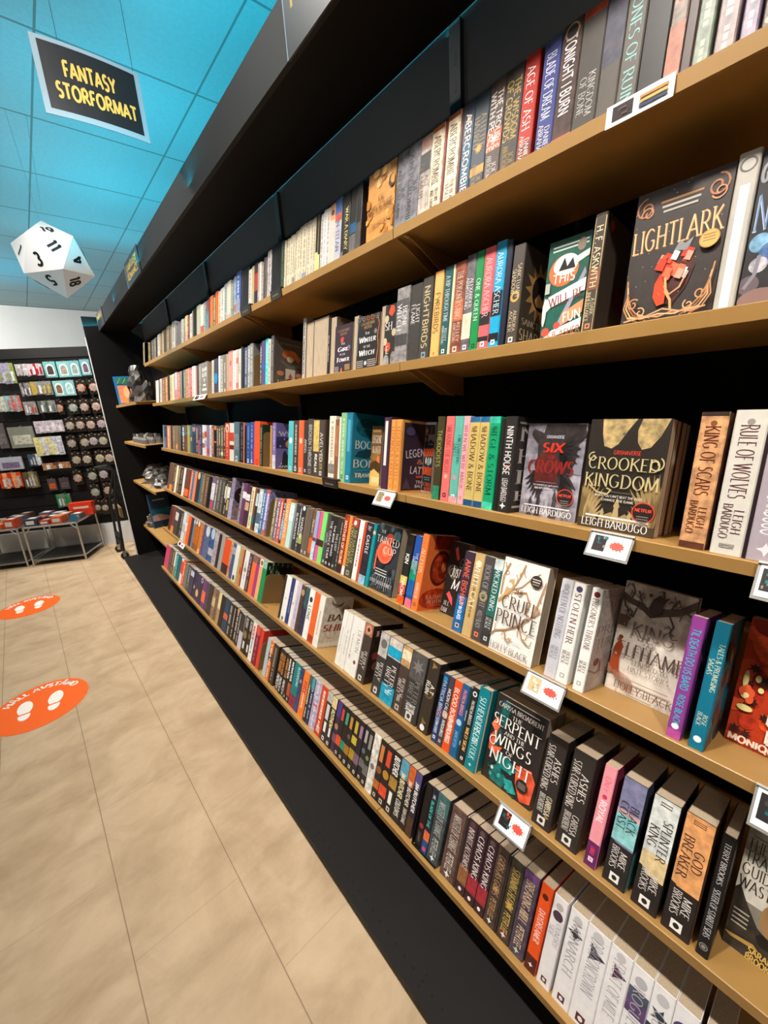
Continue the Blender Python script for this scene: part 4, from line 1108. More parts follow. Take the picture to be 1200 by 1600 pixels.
def art_heart(A):
    rr = random.Random(4)
    A.text('LIGHTLARK', .03, .56, .97, .155, 'd88a4c', 'serif', .04); A.text('LIGHTLARK', .022, .566, .962, .155, 'f2cf98', 'fine', .04)
    for k, c in enumerate(('a8784a', 'b8b0a4', 'b8b0a4')): A.rect(.28+.02*k, .885-.035*k, .72-.02*k, .900-.035*k, c)
    for cx, f in ((.12, 1), (.86, -1)):
        curl(A, cx, .88, .12, .0022, 'b0704c', 1.3, 90, f); curl(A, cx+.03, .84, .08, .0018, 'c88a60', 1.2, 200, -f)
    A.poly([(.50, .50), (.56, .58), (.62, .55), (.70, .58), (.66, .50)], '8a8c8e'); A.up()
    A.poly([(.34, .40), (.46, .50), (.58, .51), (.72, .48), (.76, .38), (.70, .24), (.58, .13), (.44, .14), (.36, .24)], '4a2420', .5); A.up()
    for k in range(26):
        cx, cy = .38+.34*rr.random(), .33+.15*rr.random(); r = .03+.04*rr.random()
        A.poly([(cx-r, cy-.4*r), (cx-.2*r, cy+.7*r), (cx+r, cy+.3*r), (cx+.4*r, cy-.8*r)], rr.choice(['e8502c', 'f07048', 'd83c20', 'f0a088', 'c8301c', 'e8e0dc'])); A.up()
    A.poly([(.36, .30), (.44, .33), (.50, .24), (.50, .14), (.42, .13), (.36, .20)], 'd8481f'); A.up()
    A.line([(.47, .33), (.50, .22), (.56, .16), (.58, .09)], .003, 'e0a868'); A.line([(.47, .27), (.54, .20), (.64, .24), (.70, .34)], .002, 'd8a070')
    A.circ(.87, .53, .10, 'dc9c4c'); A.circ(.87, .53, .085, 'e8b468')
    for k in range(3): A.rect(.81, .515+.02*k, .93, .521+.02*k, 'a86c30')
    for x0, sg in ((.04, 1), (.97, -1)):
        for k in range(4): A.line([(x0+sg*.012*k, .36-.05*k), (x0+sg*(.02+.015*k), .24-.02*k), (x0-sg*.01+sg*.03*k, .15), (x0+sg*(.06+.03*k), .07+.01*k), (x0+sg*(.18+.05*k), .035+.012*(k % 2))], .0018, ['c88a58', 'e0b080', 'a86c44'][k % 3])
        curl(A, x0+sg*.10, .17, .07, .0018, 'c89060', 1.2, 40, sg); curl(A, x0+sg*.2, .10, .06, .0016, 'e0b080', 1.1, 120, -sg)
    for k in range(3): A.line([(.1, .05+.012*k), (.28, .07-.01*k), (.46, .045+.012*k), (.62, .075-.012*k), (.8, .05+.01*k), (.94, .07)], .0015, ['d8a070', 'b07848', 'e8c090'][k])
    A.line([(.06, .045), (.3, .06), (.5, .10), (.7, .06), (.95, .07)], .002, 'd8a070')
    for k in range(30): A.circ(rr.random(), rr.random(), .004, 'c8c0b8')
def art_blue_night(A):
    A.text('NI', .06, .50, .5, .22, 'b8c8dc', 'serif'); A.text('NI', .07, .505, .51, .22, '6a88b0', 'fine')
    for cx, cy, rx, ry, c in ((.3, .42, .26, .06, '7aa8c8'), (.5, .34, .2, .07, '4a6a98'), (.35, .28, .22, .05, 'b8b4bc'), (.2, .16, .25, .06, '6a5c60'), (.5, .06, .5, .07, '8a6c64')): A.ell(cx, cy, rx, ry, c, .8)
    curl(A, .14, .84, .12, .003, '9a98a0', 1.2); A.line([(.1, .14), (.3, .22), (.34, .34)], .004, '88848c')
def art_legends(A):
    A.rect(0, .0, 1, .62, '8a6430', .6); A.rect(.1, .9, .9, .94, 'b09058'); A.text('LEGENDS', .12, .72, 1.2, .12, 'f4ecd8'); A.text('& LATTES', .16, .55, 1.15, .11, 'f4ecd8')
    A.ell(.75, .42, .14, .09, 'e0704c'); A.ell(.5, .30, .5, .12, '4a3418', .4); A.poly([(0, .0), (0, .22), (.4, .28), (1, .2), (1, 0)], 'd8b468'); A.up(); A.text('TRAVIS', .14, .05, .96, .09, 'f0e4b8', 'black')
def art_bonedust(A):
    A.rect(0, 0, 1, 1, 'c8c0b8'); A.rect(.03, .02, .97, .965, '2b2a33'); curl(A, .16, .86, .1, .0022, 'd08a48', 1.5); curl(A, .1, .75, .06, .0018, 'd08a48', 1.2)
    A.poly([(.3, .72), (.62, .76), (.95, .72), (.9, .84), (.64, .82), (.36, .84)], '8a7880'); A.up(); A.rect(.60, .8, .64, .93, 'a88a70'); A.rect(.4, .685, .85, .7, '7a7a84')
    A.text('BOOKSHOPS', .06, .52, 1.08, .10, 'f06030', 'bold', .06); A.circ(.55, .45, .16, 'e4e6e0'); A.circ(.55, .45, .135, '2b2a33'); A.text('&', .44, .40, .68, .10, '8cc4c0', 'bold')
    for dx in (-.24, .22): A.ell(.55+dx, .46, .07, .05, 'e8e4dc')
    A.text('BONEDUST', .05, .265, 1.06, .10, 'f06030', 'bold', -.05); A.rect(.2, .21, .8, .222, '6a98a0'); A.rect(.3, .18, .8, .192, '6a98a0')
    A.text('TRAVIS', .36, .09, .92, .055, 'f05c2c', 'sans'); A.text('BALDREE', .34, .02, .96, .055, 'f05c2c', 'sans'); A.circ(.15, .12, .12, 'b88a58'); A.circ(.15, .12, .07, '3a2c24')
def art_raven(A):
    sky(A, ['77727c', '8a8690', '9a96a2', 'a39fab', 'a5a1ac', '918d99'])
    rr = random.Random(2)
    for k in range(10): A.ell(rr.random(), rr.random(), .16, .06, rr.choice(['b0acb8', '8c8894', 'a29eaa']), .6)
    A.poly([(.12, .94), (.30, .90), (.34, .99), (.98, .99), (1, .88), (.90, .80), (.88, .60), (.80, .46), (.60, .30), (.44, .34), (.30, .28), (.16, .36), (.24, .55), (.22, .78), (.08, .88)], '37302f', .5); A.up()
    feathers(A, .60, .74, 9, .36, '2c2626', 30, -110, .05); feathers(A, .40, .55, 7, .40, '342c2c', 205, 55, .045); feathers(A, .66, .5, 6, .34, '3c3434', 330, -50, .05)
    A.rect(.22, .36, .62, .62, '5a2420', .4); A.ell(.42, .56, .22, .14, '5e2622', .5)
    A.text('GRISHAVERSE', .36, .845, .66, .03, 'c8ccd4', 'sans'); A.text('SIX', .30, .70, .66, .095, 'dc3826', 'black'); A.text('OF', .44, .63, .55, .04, 'a83026'); A.text('CROWS', .08, .48, .86, .13, '8c2822', 'black')
    A.rect(.26, .375, .62, .379, '9a94a0')
    for k in range(2): A.text(('SIX DANGEROUS OUTCASTS', 'ONE IMPOSSIBLE HEIST')[k], .22+.03*k, .335-.032*k, .66-.03*k, .018, 'e4e0e4', 'sans')
    for x, t, c in ((.2, .22, '4a4648'), (.34, .30, '3c3638'), (.5, .26, 'a8a4ac'), (.62, .32, '48444a'), (.74, .24, '8c8890')): tower(A, x, .0, t, .05, c)
    A.rect(.1, .108, .9, .122, 'e4e2e4'); A.text('LEIGH BARDUGO', .06, .03, .94, .062, 'f4f2f2'); seal(A, .80, .24, .14, 'd8452c', '2a2626', 'NETFLIX')
def art_kingdom(A):
    A.poly([(.16, 1), (.60, 1), (.50, .90), (.40, .78), (.32, .74), (.22, .76), (.18, .86)], 'b49c6c', .7); A.up()
    A.poly([(.66, 1), (.98, 1), (.90, .86), (.80, .76), (.70, .74), (.64, .80), (.62, .9)], 'b49c6c', .7); A.up()
    A.ell(.46, .87, .02, .015, '6a6258'); A.text('GRISHAVERSE', .36, .69, .70, .034, 'dc4834', 'sans')
    feathers(A, .02, .02, 8, .46, 'a08658', 95, -50, .035); feathers(A, .06, .0, 6, .34, 'b89c6c', 80, -45, .03); feathers(A, .98, .05, 8, .5, 'a08658', 85, 50, .035); feathers(A, .94, .0, 6, .36, 'b89c6c', 100, 45, .03)
    A.poly([(.3, .0), (.3, .12), (.44, .17), (.52, .12), (.62, .17), (.76, .1), (.76, 0)], 'a88e60'); A.up()
    for x, t in ((.32, .20), (.50, .31), (.68, .20), (.24, .1), (.6, .14)): tower(A, x, .06, t, .045 if t < .25 else .06, 'baa274')
    A.rect(0, 0, 1, .085, '463a2c'); A.rect(.1, .112, .92, .128, 'f0ece4'); A.text('LEIGH BARDUGO', .06, .025, .92, .068, 'f6f4f0'); seal(A, .84, .205, .14, 'd8452c', '2a2422', 'NETFLIX')
    A.text('CROOKED', .05, .555, .95, .105, 'd0c08c'); A.text('KINGDOM', .03, .395, .97, .115, 'd0c08c')
    curl(A, .10, .655, .07, .0018, 'd0c08c', 1.1, 80); curl(A, .90, .62, .10, .002, 'd0c08c', 1.2, 60, -1); A.line([(.10, .40), (.22, .34), (.36, .33), (.40, .37), (.34, .385)], .0028, 'c4b07c'); A.rect(.40, .352, .7, .356, '8a7c5c')
    for k in range(2): A.text(("WHEN YOU CAN'T BEAT THE ODDS,", 'CHANGE THE GAME.')[k], .20+.1*k, .305-.036*k, .82-.1*k, .02, 'ece6d8', 'sans')
def art_tainted(A):
    rr = random.Random(5)
    for k in range(24): A.ell(rr.random(), rr.random(), .06+.08*rr.random(), .03+.03*rr.random(), rr.choice(['2a2d34', '474b52', '3a4448', '4c5a5c', '22252b']), .5)
    A.circ(.46, .60, .33, 'ee6c4c'); A.circ(.47, .60, .24, 'e45c3c'); A.circ(.48, .61, .14, 'f08058'); A.rect(.10, .30, .16, .60, 'e8644a'); A.ell(.6, .82, .16, .07, 'c84c34'); A.ell(.88, .88, .14, .07, '5a8a8c', .4)
    A.text('THE', .18, .87, .40, .045, 'e8e0d4'); A.text('TAINTED', .04, .72, 1.0, .105, 'f4ecdf', 'light'); A.text('CUP', .40, .585, .92, .10, 'f4ecdf', 'light')
    for k in range(9): A.line([(.1+.1*k, .04+.02*(k % 3)), (.2+.08*k, .12), (.12+.1*k, .2+.02*(k % 2)), (.25+.08*k, .27)], .0016, rr.choice(['8a9498', 'a8b0b0', '5c8c8c']))
    for k in range(3): A.rect(.2, .33-.04*k, .7, .342-.04*k, 'd8d4cc')
    A.text('ROBERT JACKSON BENNETT', .04, .12, 1.0, .05, 'd8d4cc', 'serif')
def art_petal(A):
    A.poly([(.28, .90), (.42, .94), (.62, .78), (.5, .75)], 'ec5858'); A.up(); A.poly([(.22, .27), (.44, .20), (.66, .14), (.6, .24), (.36, .32)], 'ec5858'); A.up()
    A.ring(.4, .60, .28, .0022, '6c6656'); A.ring(.44, .57, .24, .0016, '8c8064'); curl(A, .8, .72, .14, .0014, 'a89c80', 1.2)
    A.text('Just', .3, .53, .8, .15, 'f4f0e8', 'ital'); A.text('M', .42, .36, .8, .14, 'f4f0e8', 'ital'); A.text('JILL', .14, .12, .5, .06, 'd8d4cc'); A.text('RAM', .05, .02, .4, .07, 'f0ece4', 'ital')
def art_thorn(A):
    br = 'b4885c'
    A.poly([(0, .55), (.10, .60), (.20, .78), (.30, .80), (.34, .70), (.26, .62), (.14, .55), (.03, .50)], 'caa678'); A.up(); A.circ(.22, .72, .06, 'ece9e2'); A.circ(.12, .84, .05, 'caa678'); A.circ(.12, .84, .025, 'ece9e2'); A.circ(.30, .66, .025, 'ece9e2')
    for pts in ([(.02, .52), (.14, .58), (.3, .68), (.5, .74), (.66, .84), (.84, .92)], [(.3, .68), (.42, .82), (.5, .97)], [(.34, .66), (.62, .70), (.74, .60), (.70, .50)], [(.06, .60), (.05, .8), (.15, .95)],
                [(1, .86), (.92, .66), (.86, .5), (.6, .36), (.34, .27), (.1, .22), (0, .16)], [(.86, .5), (.98, .56)], [(.6, .36), (.72, .24), (.86, .2)], [(.3, .27), (.38, .16), (.46, .2)]):
        A.branch(pts, .0032, br, 3, int(pts[0][1]*100))
    A.circ(.80, .84, .125, '3a342f'); A.rect(.71, .855, .89, .865, 'd8d0c8'); A.rect(.72, .83, .88, .84, 'd8d0c8'); A.rect(.73, .805, .87, .815, 'b08a60')
    A.text('THE', .38, .665, .58, .05, '5c4436'); A.text('CRUEL', .14, .49, .94, .125, '5e4434'); A.text('PRINCE', .06, .32, .98, .135, '5e4434')
    A.text('A NOVEL OF FAERIE', .3, .165, .72, .02, 'a89c90', 'serif'); A.text('HOLLY BLACK', .05, .035, .92, .07, '7c7068')
def art_elf_tree(A):
    A.rect(0, .80, 1, 1, 'b6ac9e', .35); A.rect(0, .62, 1, .80, 'd2c9bb', .2); rr = random.Random(8); dk = '5c4c42'
    A.poly([(0, .90), (.12, .86), (.3, .84), (.42, .80), (.6, .84), (.8, .88), (1, .98), (1, .9), (.82, .82), (.6, .77), (.44, .73), (.28, .79), (.1, .81), (0, .84)], dk); A.up()
    for pts in ([(.1, .99), (.16, .92), (.12, .84)], [(.24, .80), (.2, .70), (.12, .66)], [(.02, .86), (.06, .78), (.14, .74)], [(.5, .80), (.58, .92), (.56, .99)], [(.7, .86), (.78, .95)], [(.85, .9), (.96, .84)], [(.3, .84), (.22, .94)], [(.7, .8), (.78, .72), (.74, .66)]): A.branch(pts, .003, dk, 4, int(pts[0][0]*99))
    A.poly([(.40, .82), (.44, .90), (.52, .95), (.60, .93), (.66, .95), (.60, .88), (.58, .80), (.48, .76)], '4a3c36'); A.up(); A.circ(.40, .93, .03, '6a4038')
    A.rect(.02, .60, .16, .70, '6c5648'); A.ring(.94, .64, .07, .0014, 'd8c48c')
    A.text('HOW THE', .38, .695, .72, .032, 'a89c8e'); A.text('KING', .24, .545, .84, .12, '7a6a60'); A.text('OF', .50, .485, .64, .04, '8a7a70'); A.text('ELFHAME', .10, .355, 1.02, .115, '64524c'); A.text('LEARNED TO', .34, .295, .84, .038, '7a6a62'); A.text('HATE STORIES', .30, .235, .88, .038, '7a6a62')
    A.poly([(.02, .25), (.05, .42), (.11, .49), (.17, .42), (.15, .30), (.18, .18), (.08, .18), (.04, .18)], '9c4424'); A.up(); A.circ(.11, .50, .035, '7c3a24')
    for k in range(9): A.line([(0, .16+.01*k), (.16, .20-.008*k), (.34, .17-.014*k), (.42, .12-.01*k)], .0012, 'a86c50')
    for k in range(16): A.ell(rr.random(), .2+.6*rr.random(), .015, .006, 'a8a094')
    A.rect(.2, .155, .9, .163, 'a89c90'); A.rect(.2, .125, .95, .132, 'a89c90'); A.text('HOLLY BLACK', .16, .055, .98, .062, '6c5c54'); A.rect(.36, .025, .72, .034, 'a09488')
def art_red_moth(A):
    rr = random.Random(6)
    for k in range(22): A.ell(rr.random(), rr.random(), .1+.12*rr.random(), .05+.06*rr.random(), rr.choice(['c84420', 'a8301a', 'd85028', '8a2414']), .6)
    for k in range(12):
        cx, cy = .1+.8*rr.random(), .1+.55*rr.random(); A.star(cx, cy, .10+.05*rr.random(), 7, '3a1c16', .45)
    for cx, cy, rx, ry in ((.14, .52, .05, .07), (.34, .55, .05, .028), (.42, .47, .05, .022), (.18, .40, .08, .03), (.22, .30, .14, .025)): A.ell(cx, cy, rx, ry, 'e8d890')
    for a in (-30, 30, 90, 150): A.ell(.2+.08*math.cos(rad(a)), .40+.05*math.sin(rad(a)), .07, .035, 'e45c34')
    A.ell(.2, .4, .05, .02, 'f0e0a0'); A.text('D', .62, .24, .80, .10, 'f0e8e0', 'bold'); A.text('B', .66, .10, .84, .10, 'f0e8e0', 'bold'); A.text('MONIQUE', .06, .03, .98, .05, 'f0dcc8', 'bold')
def art_serpent(A):
    rr = random.Random(9)
    for k in range(12): A.ell(.1+.14*rr.random(), .3+.6*rr.random(), .08, .1, rr.choice(['1c5c5a', '1f4a4a', '2c3438']), .5)
    for pts, c in (([(.02, .50), (.16, .62), (.14, .40), (.3, .44), (.22, .30), (.04, .34)], 'e0603c'), ([(0, .62), (.10, .74), (.2, .66), (.12, .56)], 'e87048'), ([(.62, .36), (.9, .40), (1, .30), (.98, .06), (.80, .02), (.66, .18)], 'e2593a'),
                   ([(.16, .32), (.40, .38), (.66, .30), (.56, .22), (.28, .22)], '1d8482'), ([(.1, .16), (.3, .24), (.52, .14), (.44, .02), (.2, .03)], '1c6a68'), ([(.44, .14), (.6, .17), (.72, .06), (.56, .02)], '2a9c98')): A.poly(pts, c, .5); A.up()
    for k in range(14): A.ell(.1+.6*rr.random(), .02+.3*rr.random(), .03, .02, rr.choice(['3aa8a0', '143c3c', 'd8d8d0', '2c2826']))
    A.rect(.2, .955, .86, .965, 'b0aaa4'); A.text('CARISSA BROADBENT', .08, .875, .96, .05, 'e4deD6'); A.text('THE', .38, .80, .58, .045, 'ece6de'); A.text('SERPENT', .03, .665, .96, .12, 'f4f0e8')
    A.text('AND THE', .30, .60, .70, .042, 'ece6de'); A.text('WINGS', .12, .46, .86, .12, 'f4f0e8'); A.text('OF', .40, .405, .54, .04, 'ece6de'); A.text('NIGHT', .10, .27, .92, .12, 'f4f0e8')
    curl(A, .12, .46, .1, .002, 'e8e2da', 1.0, 60); A.circ(.80, .2, .11, '2c2826')
    for k in range(4): A.rect(.73, .17+.018*k, .87, .176+.018*k, '9a948c')
def art_waste(A):
    A.rect(0, .78, 1, 1, 'a49c90', .3); A.rect(0, .40, 1, .78, 'd8d2c4', .15)
    A.poly([(0, 0), (0, .46), (.08, .50), (.2, .42), (.34, .34), (.5, .26), (.7, .22), (1, .26), (1, 0)], '38322c', .5); A.up(); A.ell(.72, .36, .22, .13, 'a8835a'); A.poly([(.5, .2), (.6, .24), (.8, .22), (1, .3), (1, .16), (.6, .14)], '201c1a'); A.up()
    A.rect(.1, .9, .8, .915, '7c746a')
    for t, y, x1 in (('THE CAUTIOUS', .80, 1.5), ("TRAVELLER'S", .70, 1.4), ('GUIDE TO', .60, 1.1), ('WASTELANDS', .49, 1.5)): A.text(t, .04, y, x1*.92, .085, '4a4238' if y > .55 else '3a332c', 'serif')
    for k in range(4): A.rect(.06, .30-.035*k, .34, .312-.035*k, 'b8b0a4')
    A.poly([(0, .10), (.5, .13), (.62, .10), (.1, .08)], 'b8924c'); A.up(); A.text('SARAH', .44, .055, .86, .045, 'd8b460', 'bold'); A.text('BROOKS', .42, .0, .9, .045, 'd8b460', 'bold')
# covers seen edge-on, in the gaps between spines
def side_sun(A):
    A.star(.55, .60, .46, 14, 'c89a58', .62); A.circ(.55, .60, .30, 'd0a060'); A.circ(.55, .60, .26, '2a201c'); A.poly([(.38, .52), (.5, .60), (.6, .55), (.72, .62), (.7, .48), (.45, .46)], 'c89a58'); A.up(); A.text('SANCTUARY', .08, .24, 1.0, .06, 'd8c8a8'); A.text('SHADOW', .04, .08, 1.0, .11, 'd8c8a8')
def side_dark(A): A.circ(.15, .92, .06, 'c84830'); A.ell(.6, .4, .2, .12, '5a2420', .6); A.text('A DARK', .5, .10, .98, .05, 'b8b0a4'); A.text('INHERITANCE', .2, .03, 1.0, .05, 'b8b0a4')
def side_fox(A):
    A.text('KATHERINE ARDEN', .2, .86, .9, .03, '9a948c', 'sans'); A.poly([(.26, .66), (.36, .76), (.7, .76), (.92, .62), (.86, .52), (.76, .58), (.6, .56), (.34, .60)], 'c87040', .5); A.up(); A.ell(.56, .58, .12, .06, 'd8c8a8')
    A.poly([(.22, .56), (.55, .44), (.92, .52), (.9, .45), (.56, .36), (.24, .5)], '6c6862'); A.up(); A.poly([(.40, .14), (.40, .38), (.74, .38), (.74, .14), (.57, .2)], 'c8c4ba'); A.up(); A.poly([(.5, .2), (.57, .3), (.66, .2)], 'b84830'); A.up()
    for cx in (.22, .88): A.ell(cx, .27, .12, .05, 'c88468')
    for k in range(6): curl(A, .12+.15*k, .18+.06*(k % 2), .06, .0012, '9a8468', 1.0, 60*k)
    A.text('ILLUSTRATED', .12, .06, .98, .07, 'd8c89c'); A.ell(.18, .03, .2, .04, '8a7468')
def side_orange(A): A.rect(.1, 0, 1, .93, '2c2a24')
def side_wych(A):
    A.rect(0, .45, 1, .7, '3c3460', .6); A.rect(.3, .92, .9, .95, '8a88a8'); A.text('WYCH', .12, .72, .9, .10, 'e4e0ec'); A.ell(.62, .55, .28, .12, 'c88c60', .5); A.ell(.7, .58, .12, .06, 'e8c8a0')
    A.poly([(.2, 0), (.26, .36), (.34, .42), (.42, .3), (.5, .36), (.62, .44), (.74, .32), (.8, 0)], '2c2830'); A.up(); A.text('ANNALIE', .1, .03, .9, .05, 'e4e0ec')
    for p in ((.15, .5), (.3, .66), (.1, .8), (.2, .12)): A.star(p[0], p[1], .04, 4, 'e8e4f0', .3)
def side_bone_teal(A):
    A.ell(.5, .80, .4, .14, '155e70', .4); A.poly([(.1, .38), (.5, .36), (.9, .44), (.7, .52), (.2, .46)], '1a4450'); A.up(); A.rect(.3, .78, .8, .79, '5a98a8')
    A.text('BOOKS', .1, .50, .98, .11, 'f0e8d8', 'serif'); A.text('&', .6, .37, .9, .09, 'f0e8d8', 'serif'); A.text('BONE', .06, .23, .98, .11, 'f0e8d8', 'serif'); A.rect(.2, .18, .9, .187, '6aa0ac'); A.text('TRAVIS B', .12, .08, .86, .06, 'f0e8d8', 'bold')
    A.line([(.02, .02), (.98, .02), (.98, .98), (.02, .98), (.02, .02)], .0012, '3a90a0')
def side_orange_frame(A):
    A.rect(.06, .02, .97, .965, '3a2a38'); A.text('LEGENDS', .16, .48, .98, .10, 'd8d4dc', 'sans', .12); A.text('&', .5, .40, .7, .06, 'c8784c', 'sans'); A.text('LATTES', .3, .27, .98, .10, 'd8d4dc', 'sans', -.1)
    curl(A, .85, .78, .14, .003, 'e07a3c', 1.2); A.circ(.88, .42, .12, 'b8743c'); A.rect(.5, .2, .9, .23, 'c84c34'); A.poly([(.1, .05), (.2, .2), (.3, .1), (.35, .04)], '4c4058'); A.up(); A.ell(.25, .85, .14, .06, '54486c'); A.text('TRAVIS', .5, .12, .9, .04, 'd8d4dc', 'sans'); A.text('BALDREE', .48, .06, .94, .04, 'd8d4dc', 'sans')
def side_ninth(A):
    for t, y in (('N', .76), ('H', .53), ('L', .31), ('B', .13)): A.text(t, .12, y, .62, .14 if t != 'B' else .1, 'c8c2bc', 'serif')
    A.ell(.9, .5, .12, .05, '9a4030'); A.rect(.06, .93, .7, .95, 'a8a29c'); A.rect(.08, .05, .7, .075, 'b8b2ac')
def side_brown(A): A.rect(0, 0, 1, 1, '5a3424', .8)
def side_brown_big(A):
    A.ell(.3, .6, .3, .2, '2c2022', .6); A.circ(.25, .62, .06, 'c86040'); A.rect(.1, .1, .8, .35, '8a7468', .7); A.ell(.6, .85, .4, .12, '3c3038', .6)
def side_red_myth(A):
    A.ell(.5, .56, .32, .24, '6a1c10', .6); A.ell(.52, .56, .26, .20, 'b8401c', .7); A.ell(.58, .56, .16, .14, '8a2814', .7); A.ell(.62, .58, .08, .07, 'd87840', .5); A.ell(.5, .15, .5, .14, 'c03c18', .7); A.rect(.2, .82, 1, 1, 'a83018', .5)
    A.text('KATHARINE', .2, .15, .98, .05, 'e8c0a0'); A.text('BEUTNER', .26, .085, .9, .05, 'e8c0a0'); A.rect(.3, .06, .9, .065, 'd8a080')
def side_plain_dark(A): A.rect(0, 0, 1, 1, '2a2628')
def side_white(A):
    A.text('H', .1, .85, .4, .07, '9a948c'); A.ell(.5, .3, .5, .06, 'b4aca8', .5); A.ell(.3, .2, .1, .14, '5a5068', .4)
def side_prisoner(A):
    A.rect(0, 0, 1, 1, 'b8b0a8', .25); A.text('HOLLY', .05, .82, .8, .07, '8a8078'); A.text('PRIS', .06, .55, .9, .09, '7c6c60', 'fine'); A.text('THRO', .1, .42, .96, .09, '7c6c60', 'fine'); A.ell(.25, .28, .1, .04, '7a3c34'); A.branch([(.02, .22), (.3, .16), (.7, .2), (.95, .3)], .003, '8c6c60', 4, 3)
    A.rect(.1, .93, .9, .94, 'a8a098'); A.ell(.6, .25, .2, .1, 'a49a98', .4)
def side_dark_swirl(A):
    rr = random.Random(len(A.g.f)+3)
    for k in range(10): A.ell(.2+.7*rr.random(), rr.random(), .2, .08, rr.choice(['4a3030', '5c4a44', '3a2c38', '6a5a50', '2c2428']), .6)
    for k in range(6): curl(A, .2+.2*rr.random(), .1+.16*k, .16, .0016, rr.choice(['8a5a40', 'a07a58', '6c3838']), 1.3, 50*k)
def side_ship(A):
    A.rect(0, 0, 1, 1, 'd8d0c2', .2); A.poly([(.2, .96), (.3, .88), (.5, .84), (.66, .90), (.62, .82), (.42, .78), (.24, .86)], '7a6a5c'); A.up(); A.ell(.78, .74, .16, .1, 'b49c88', .5)
    A.text('BAD', .18, .52, .9, .13, '6a4a38', 'black'); A.text('SHIP', .06, .32, .84, .13, '9a5038', 'black'); curl(A, .4, .28, .2, .0014, '8a6450', 1.0, 180)
    for k in range(7): A.ell(.07+.15*k, .05, .08, .05, 'e8e2d6')
    A.line([(.95, .7), (.88, .5), (.98, .3), (.9, .1)], .003, 'c88a78')
def side_daylight(A):
    A.rect(.0, .0, 1, 1, '33261f', .5); A.text('B', .1, .82, .5, .09, 'c8b8a8'); A.poly([(.1, .5), (.6, .58), (.8, .48), (.6, .40), (.2, .42)], 'c87c44', .5); A.up(); A.poly([(.3, .6), (.7, .86), (.76, .6)], 'a89888', .4); A.up(); A.ell(.3, .3, .14, .08, '7a4a3c'); A.circ(.2, .48, .1, '9a3c30')
def side_gate(A): A.rect(0, 0, 1, 1, '2c2420', .4); A.text('GATE OF RUIN', .06, .86, .9, .05, '8a7448'); A.ell(.5, .6, .3, .12, '6a4450', .5); A.ell(.4, .4, .2, .1, '7c6038', .5)
def side_fair(A): A.rect(0, 0, .05, 1, 'e8e6e0'); A.ell(.7, .6, .4, .3, '1a4a50', .5); A.ell(.8, .3, .3, .3, '2c2430', .5)
def side_dark_deco(A):
    A.circ(.75, .86, .1, '6a4a38'); curl(A, .6, .40, .16, .002, 'b8b0a8', 1.0, 90); curl(A, .3, .08, .12, .002, 'c8a868', 1.2); A.ell(.5, .6, .3, .2, '3c2024', .5)
def side_magenta(A): A.rect(0, 0, 1, 1, 'a83c5c', .2); A.rect(0, 0, 1, .3, '5c2450')
def side_teal_edge(A): A.rect(0, .62, 1, 1, '4c4c68'); A.rect(0, .0, .5, .36, '5c9c9c')
def side_orange_edge(A): A.rect(0, 0, 1, 1, 'b07840')
def side_leaf(A):
    A.rect(0, 0, 1, 1, '1c221c'); rr = random.Random(4)
    for k in range(16): A.ell(rr.random(), .7+.28*rr.random(), .035, .05, rr.choice(['5c7c60', '4a6850', '7c987c']))
SIDES = {k[5:]: v for k, v in list(globals().items()) if k.startswith('side_')}
ARTS = {k[4:]: v for k, v in list(globals().items()) if k.startswith('art_')}
# ------------------------------------------------------------------ building books
PAGE = ('b5a78c', 'a5977c', 'c2b69c', '9c8c70')
def row_axes(s):
    x, z, th, D, hp, sb = ROW[s]; c, sn = math.cos(rad(th)), math.sin(rad(th))
    return Vector((x, 0, z)), Vector((0, -1, 0)), Vector((c, 0, -sn)), Vector((sn, 0, c))
def base_y(s, px, back):
    """y of the foot of a spine standing `back` behind the lip whose corner shows at image column px"""
    o, r, i, u = row_axes(s); p = o+i*back
    if s == 1: p = p+u*.032
    x, z = p.x, p.z-CAM_H; k = (px-600)/F_PX
    return (x*(RT.x-k*fw.x)+z*(RT.z-k*fw.z))/(k*fw.y-RT.y)
def book_matrix(s, y, back, lean=0.0):
    o, r, i, u = row_axes(s); M = Matrix((r, i, u)).transposed().to_4x4(); p = o+i*back; M.translation = (p.x, y, p.z+.0004)
    return M @ Matrix.Rotation(lean, 4, 'Y')
def book_geo(w, h, d, col, kind='spine', hard=False):
    """cover and page block of one book; spine / fore-edge / front cover towards the viewer"""
    t = .0022 if hard else .0009; t = min(t, w*.2, d*.2); ins = .0035 if hard else .0004; c = min(.0016, w*.22)
    cov, pag = Geo(), Geo()
    if kind == 'spine':
        cov.prism([(0, c), (c, 0), (w-c, 0), (w, c), (w, d), (w-t, d), (w-t, t+c), (t, t+c), (t, d), (0, d)], 0, h, col)
        pag.box((t, t+c, ins), (w-t, d-ins-.0006, h-ins), (.5, .44, .35, 0))
    elif kind == 'fore':
        cov.prism([(0, 0), (t, 0), (t, d-t), (w-t, d-t), (w-t, 0), (w, 0), (w, d), (0, d)], 0, h, col)
        pag.box((t, .0012, ins), (w-t, d-t, h-ins), (.5, .44, .35, 0))
    else:      # face: w = cover width, d = thickness
        cov.prism([(0, 0), (w, 0), (w, t), (t, t), (t, d-t), (w, d-t), (w, d), (0, d)], 0, h, col)
        pag.box((t, t, ins), (w-ins-.0004, d-t, h-ins), (.5, .44, .35, 0))
    return cov, pag
def add_geo(a, b):
    n = len(a.v); a.v += b.v; a.f += [tuple(i+n for i in f) for f in b.f]; a.c += b.c
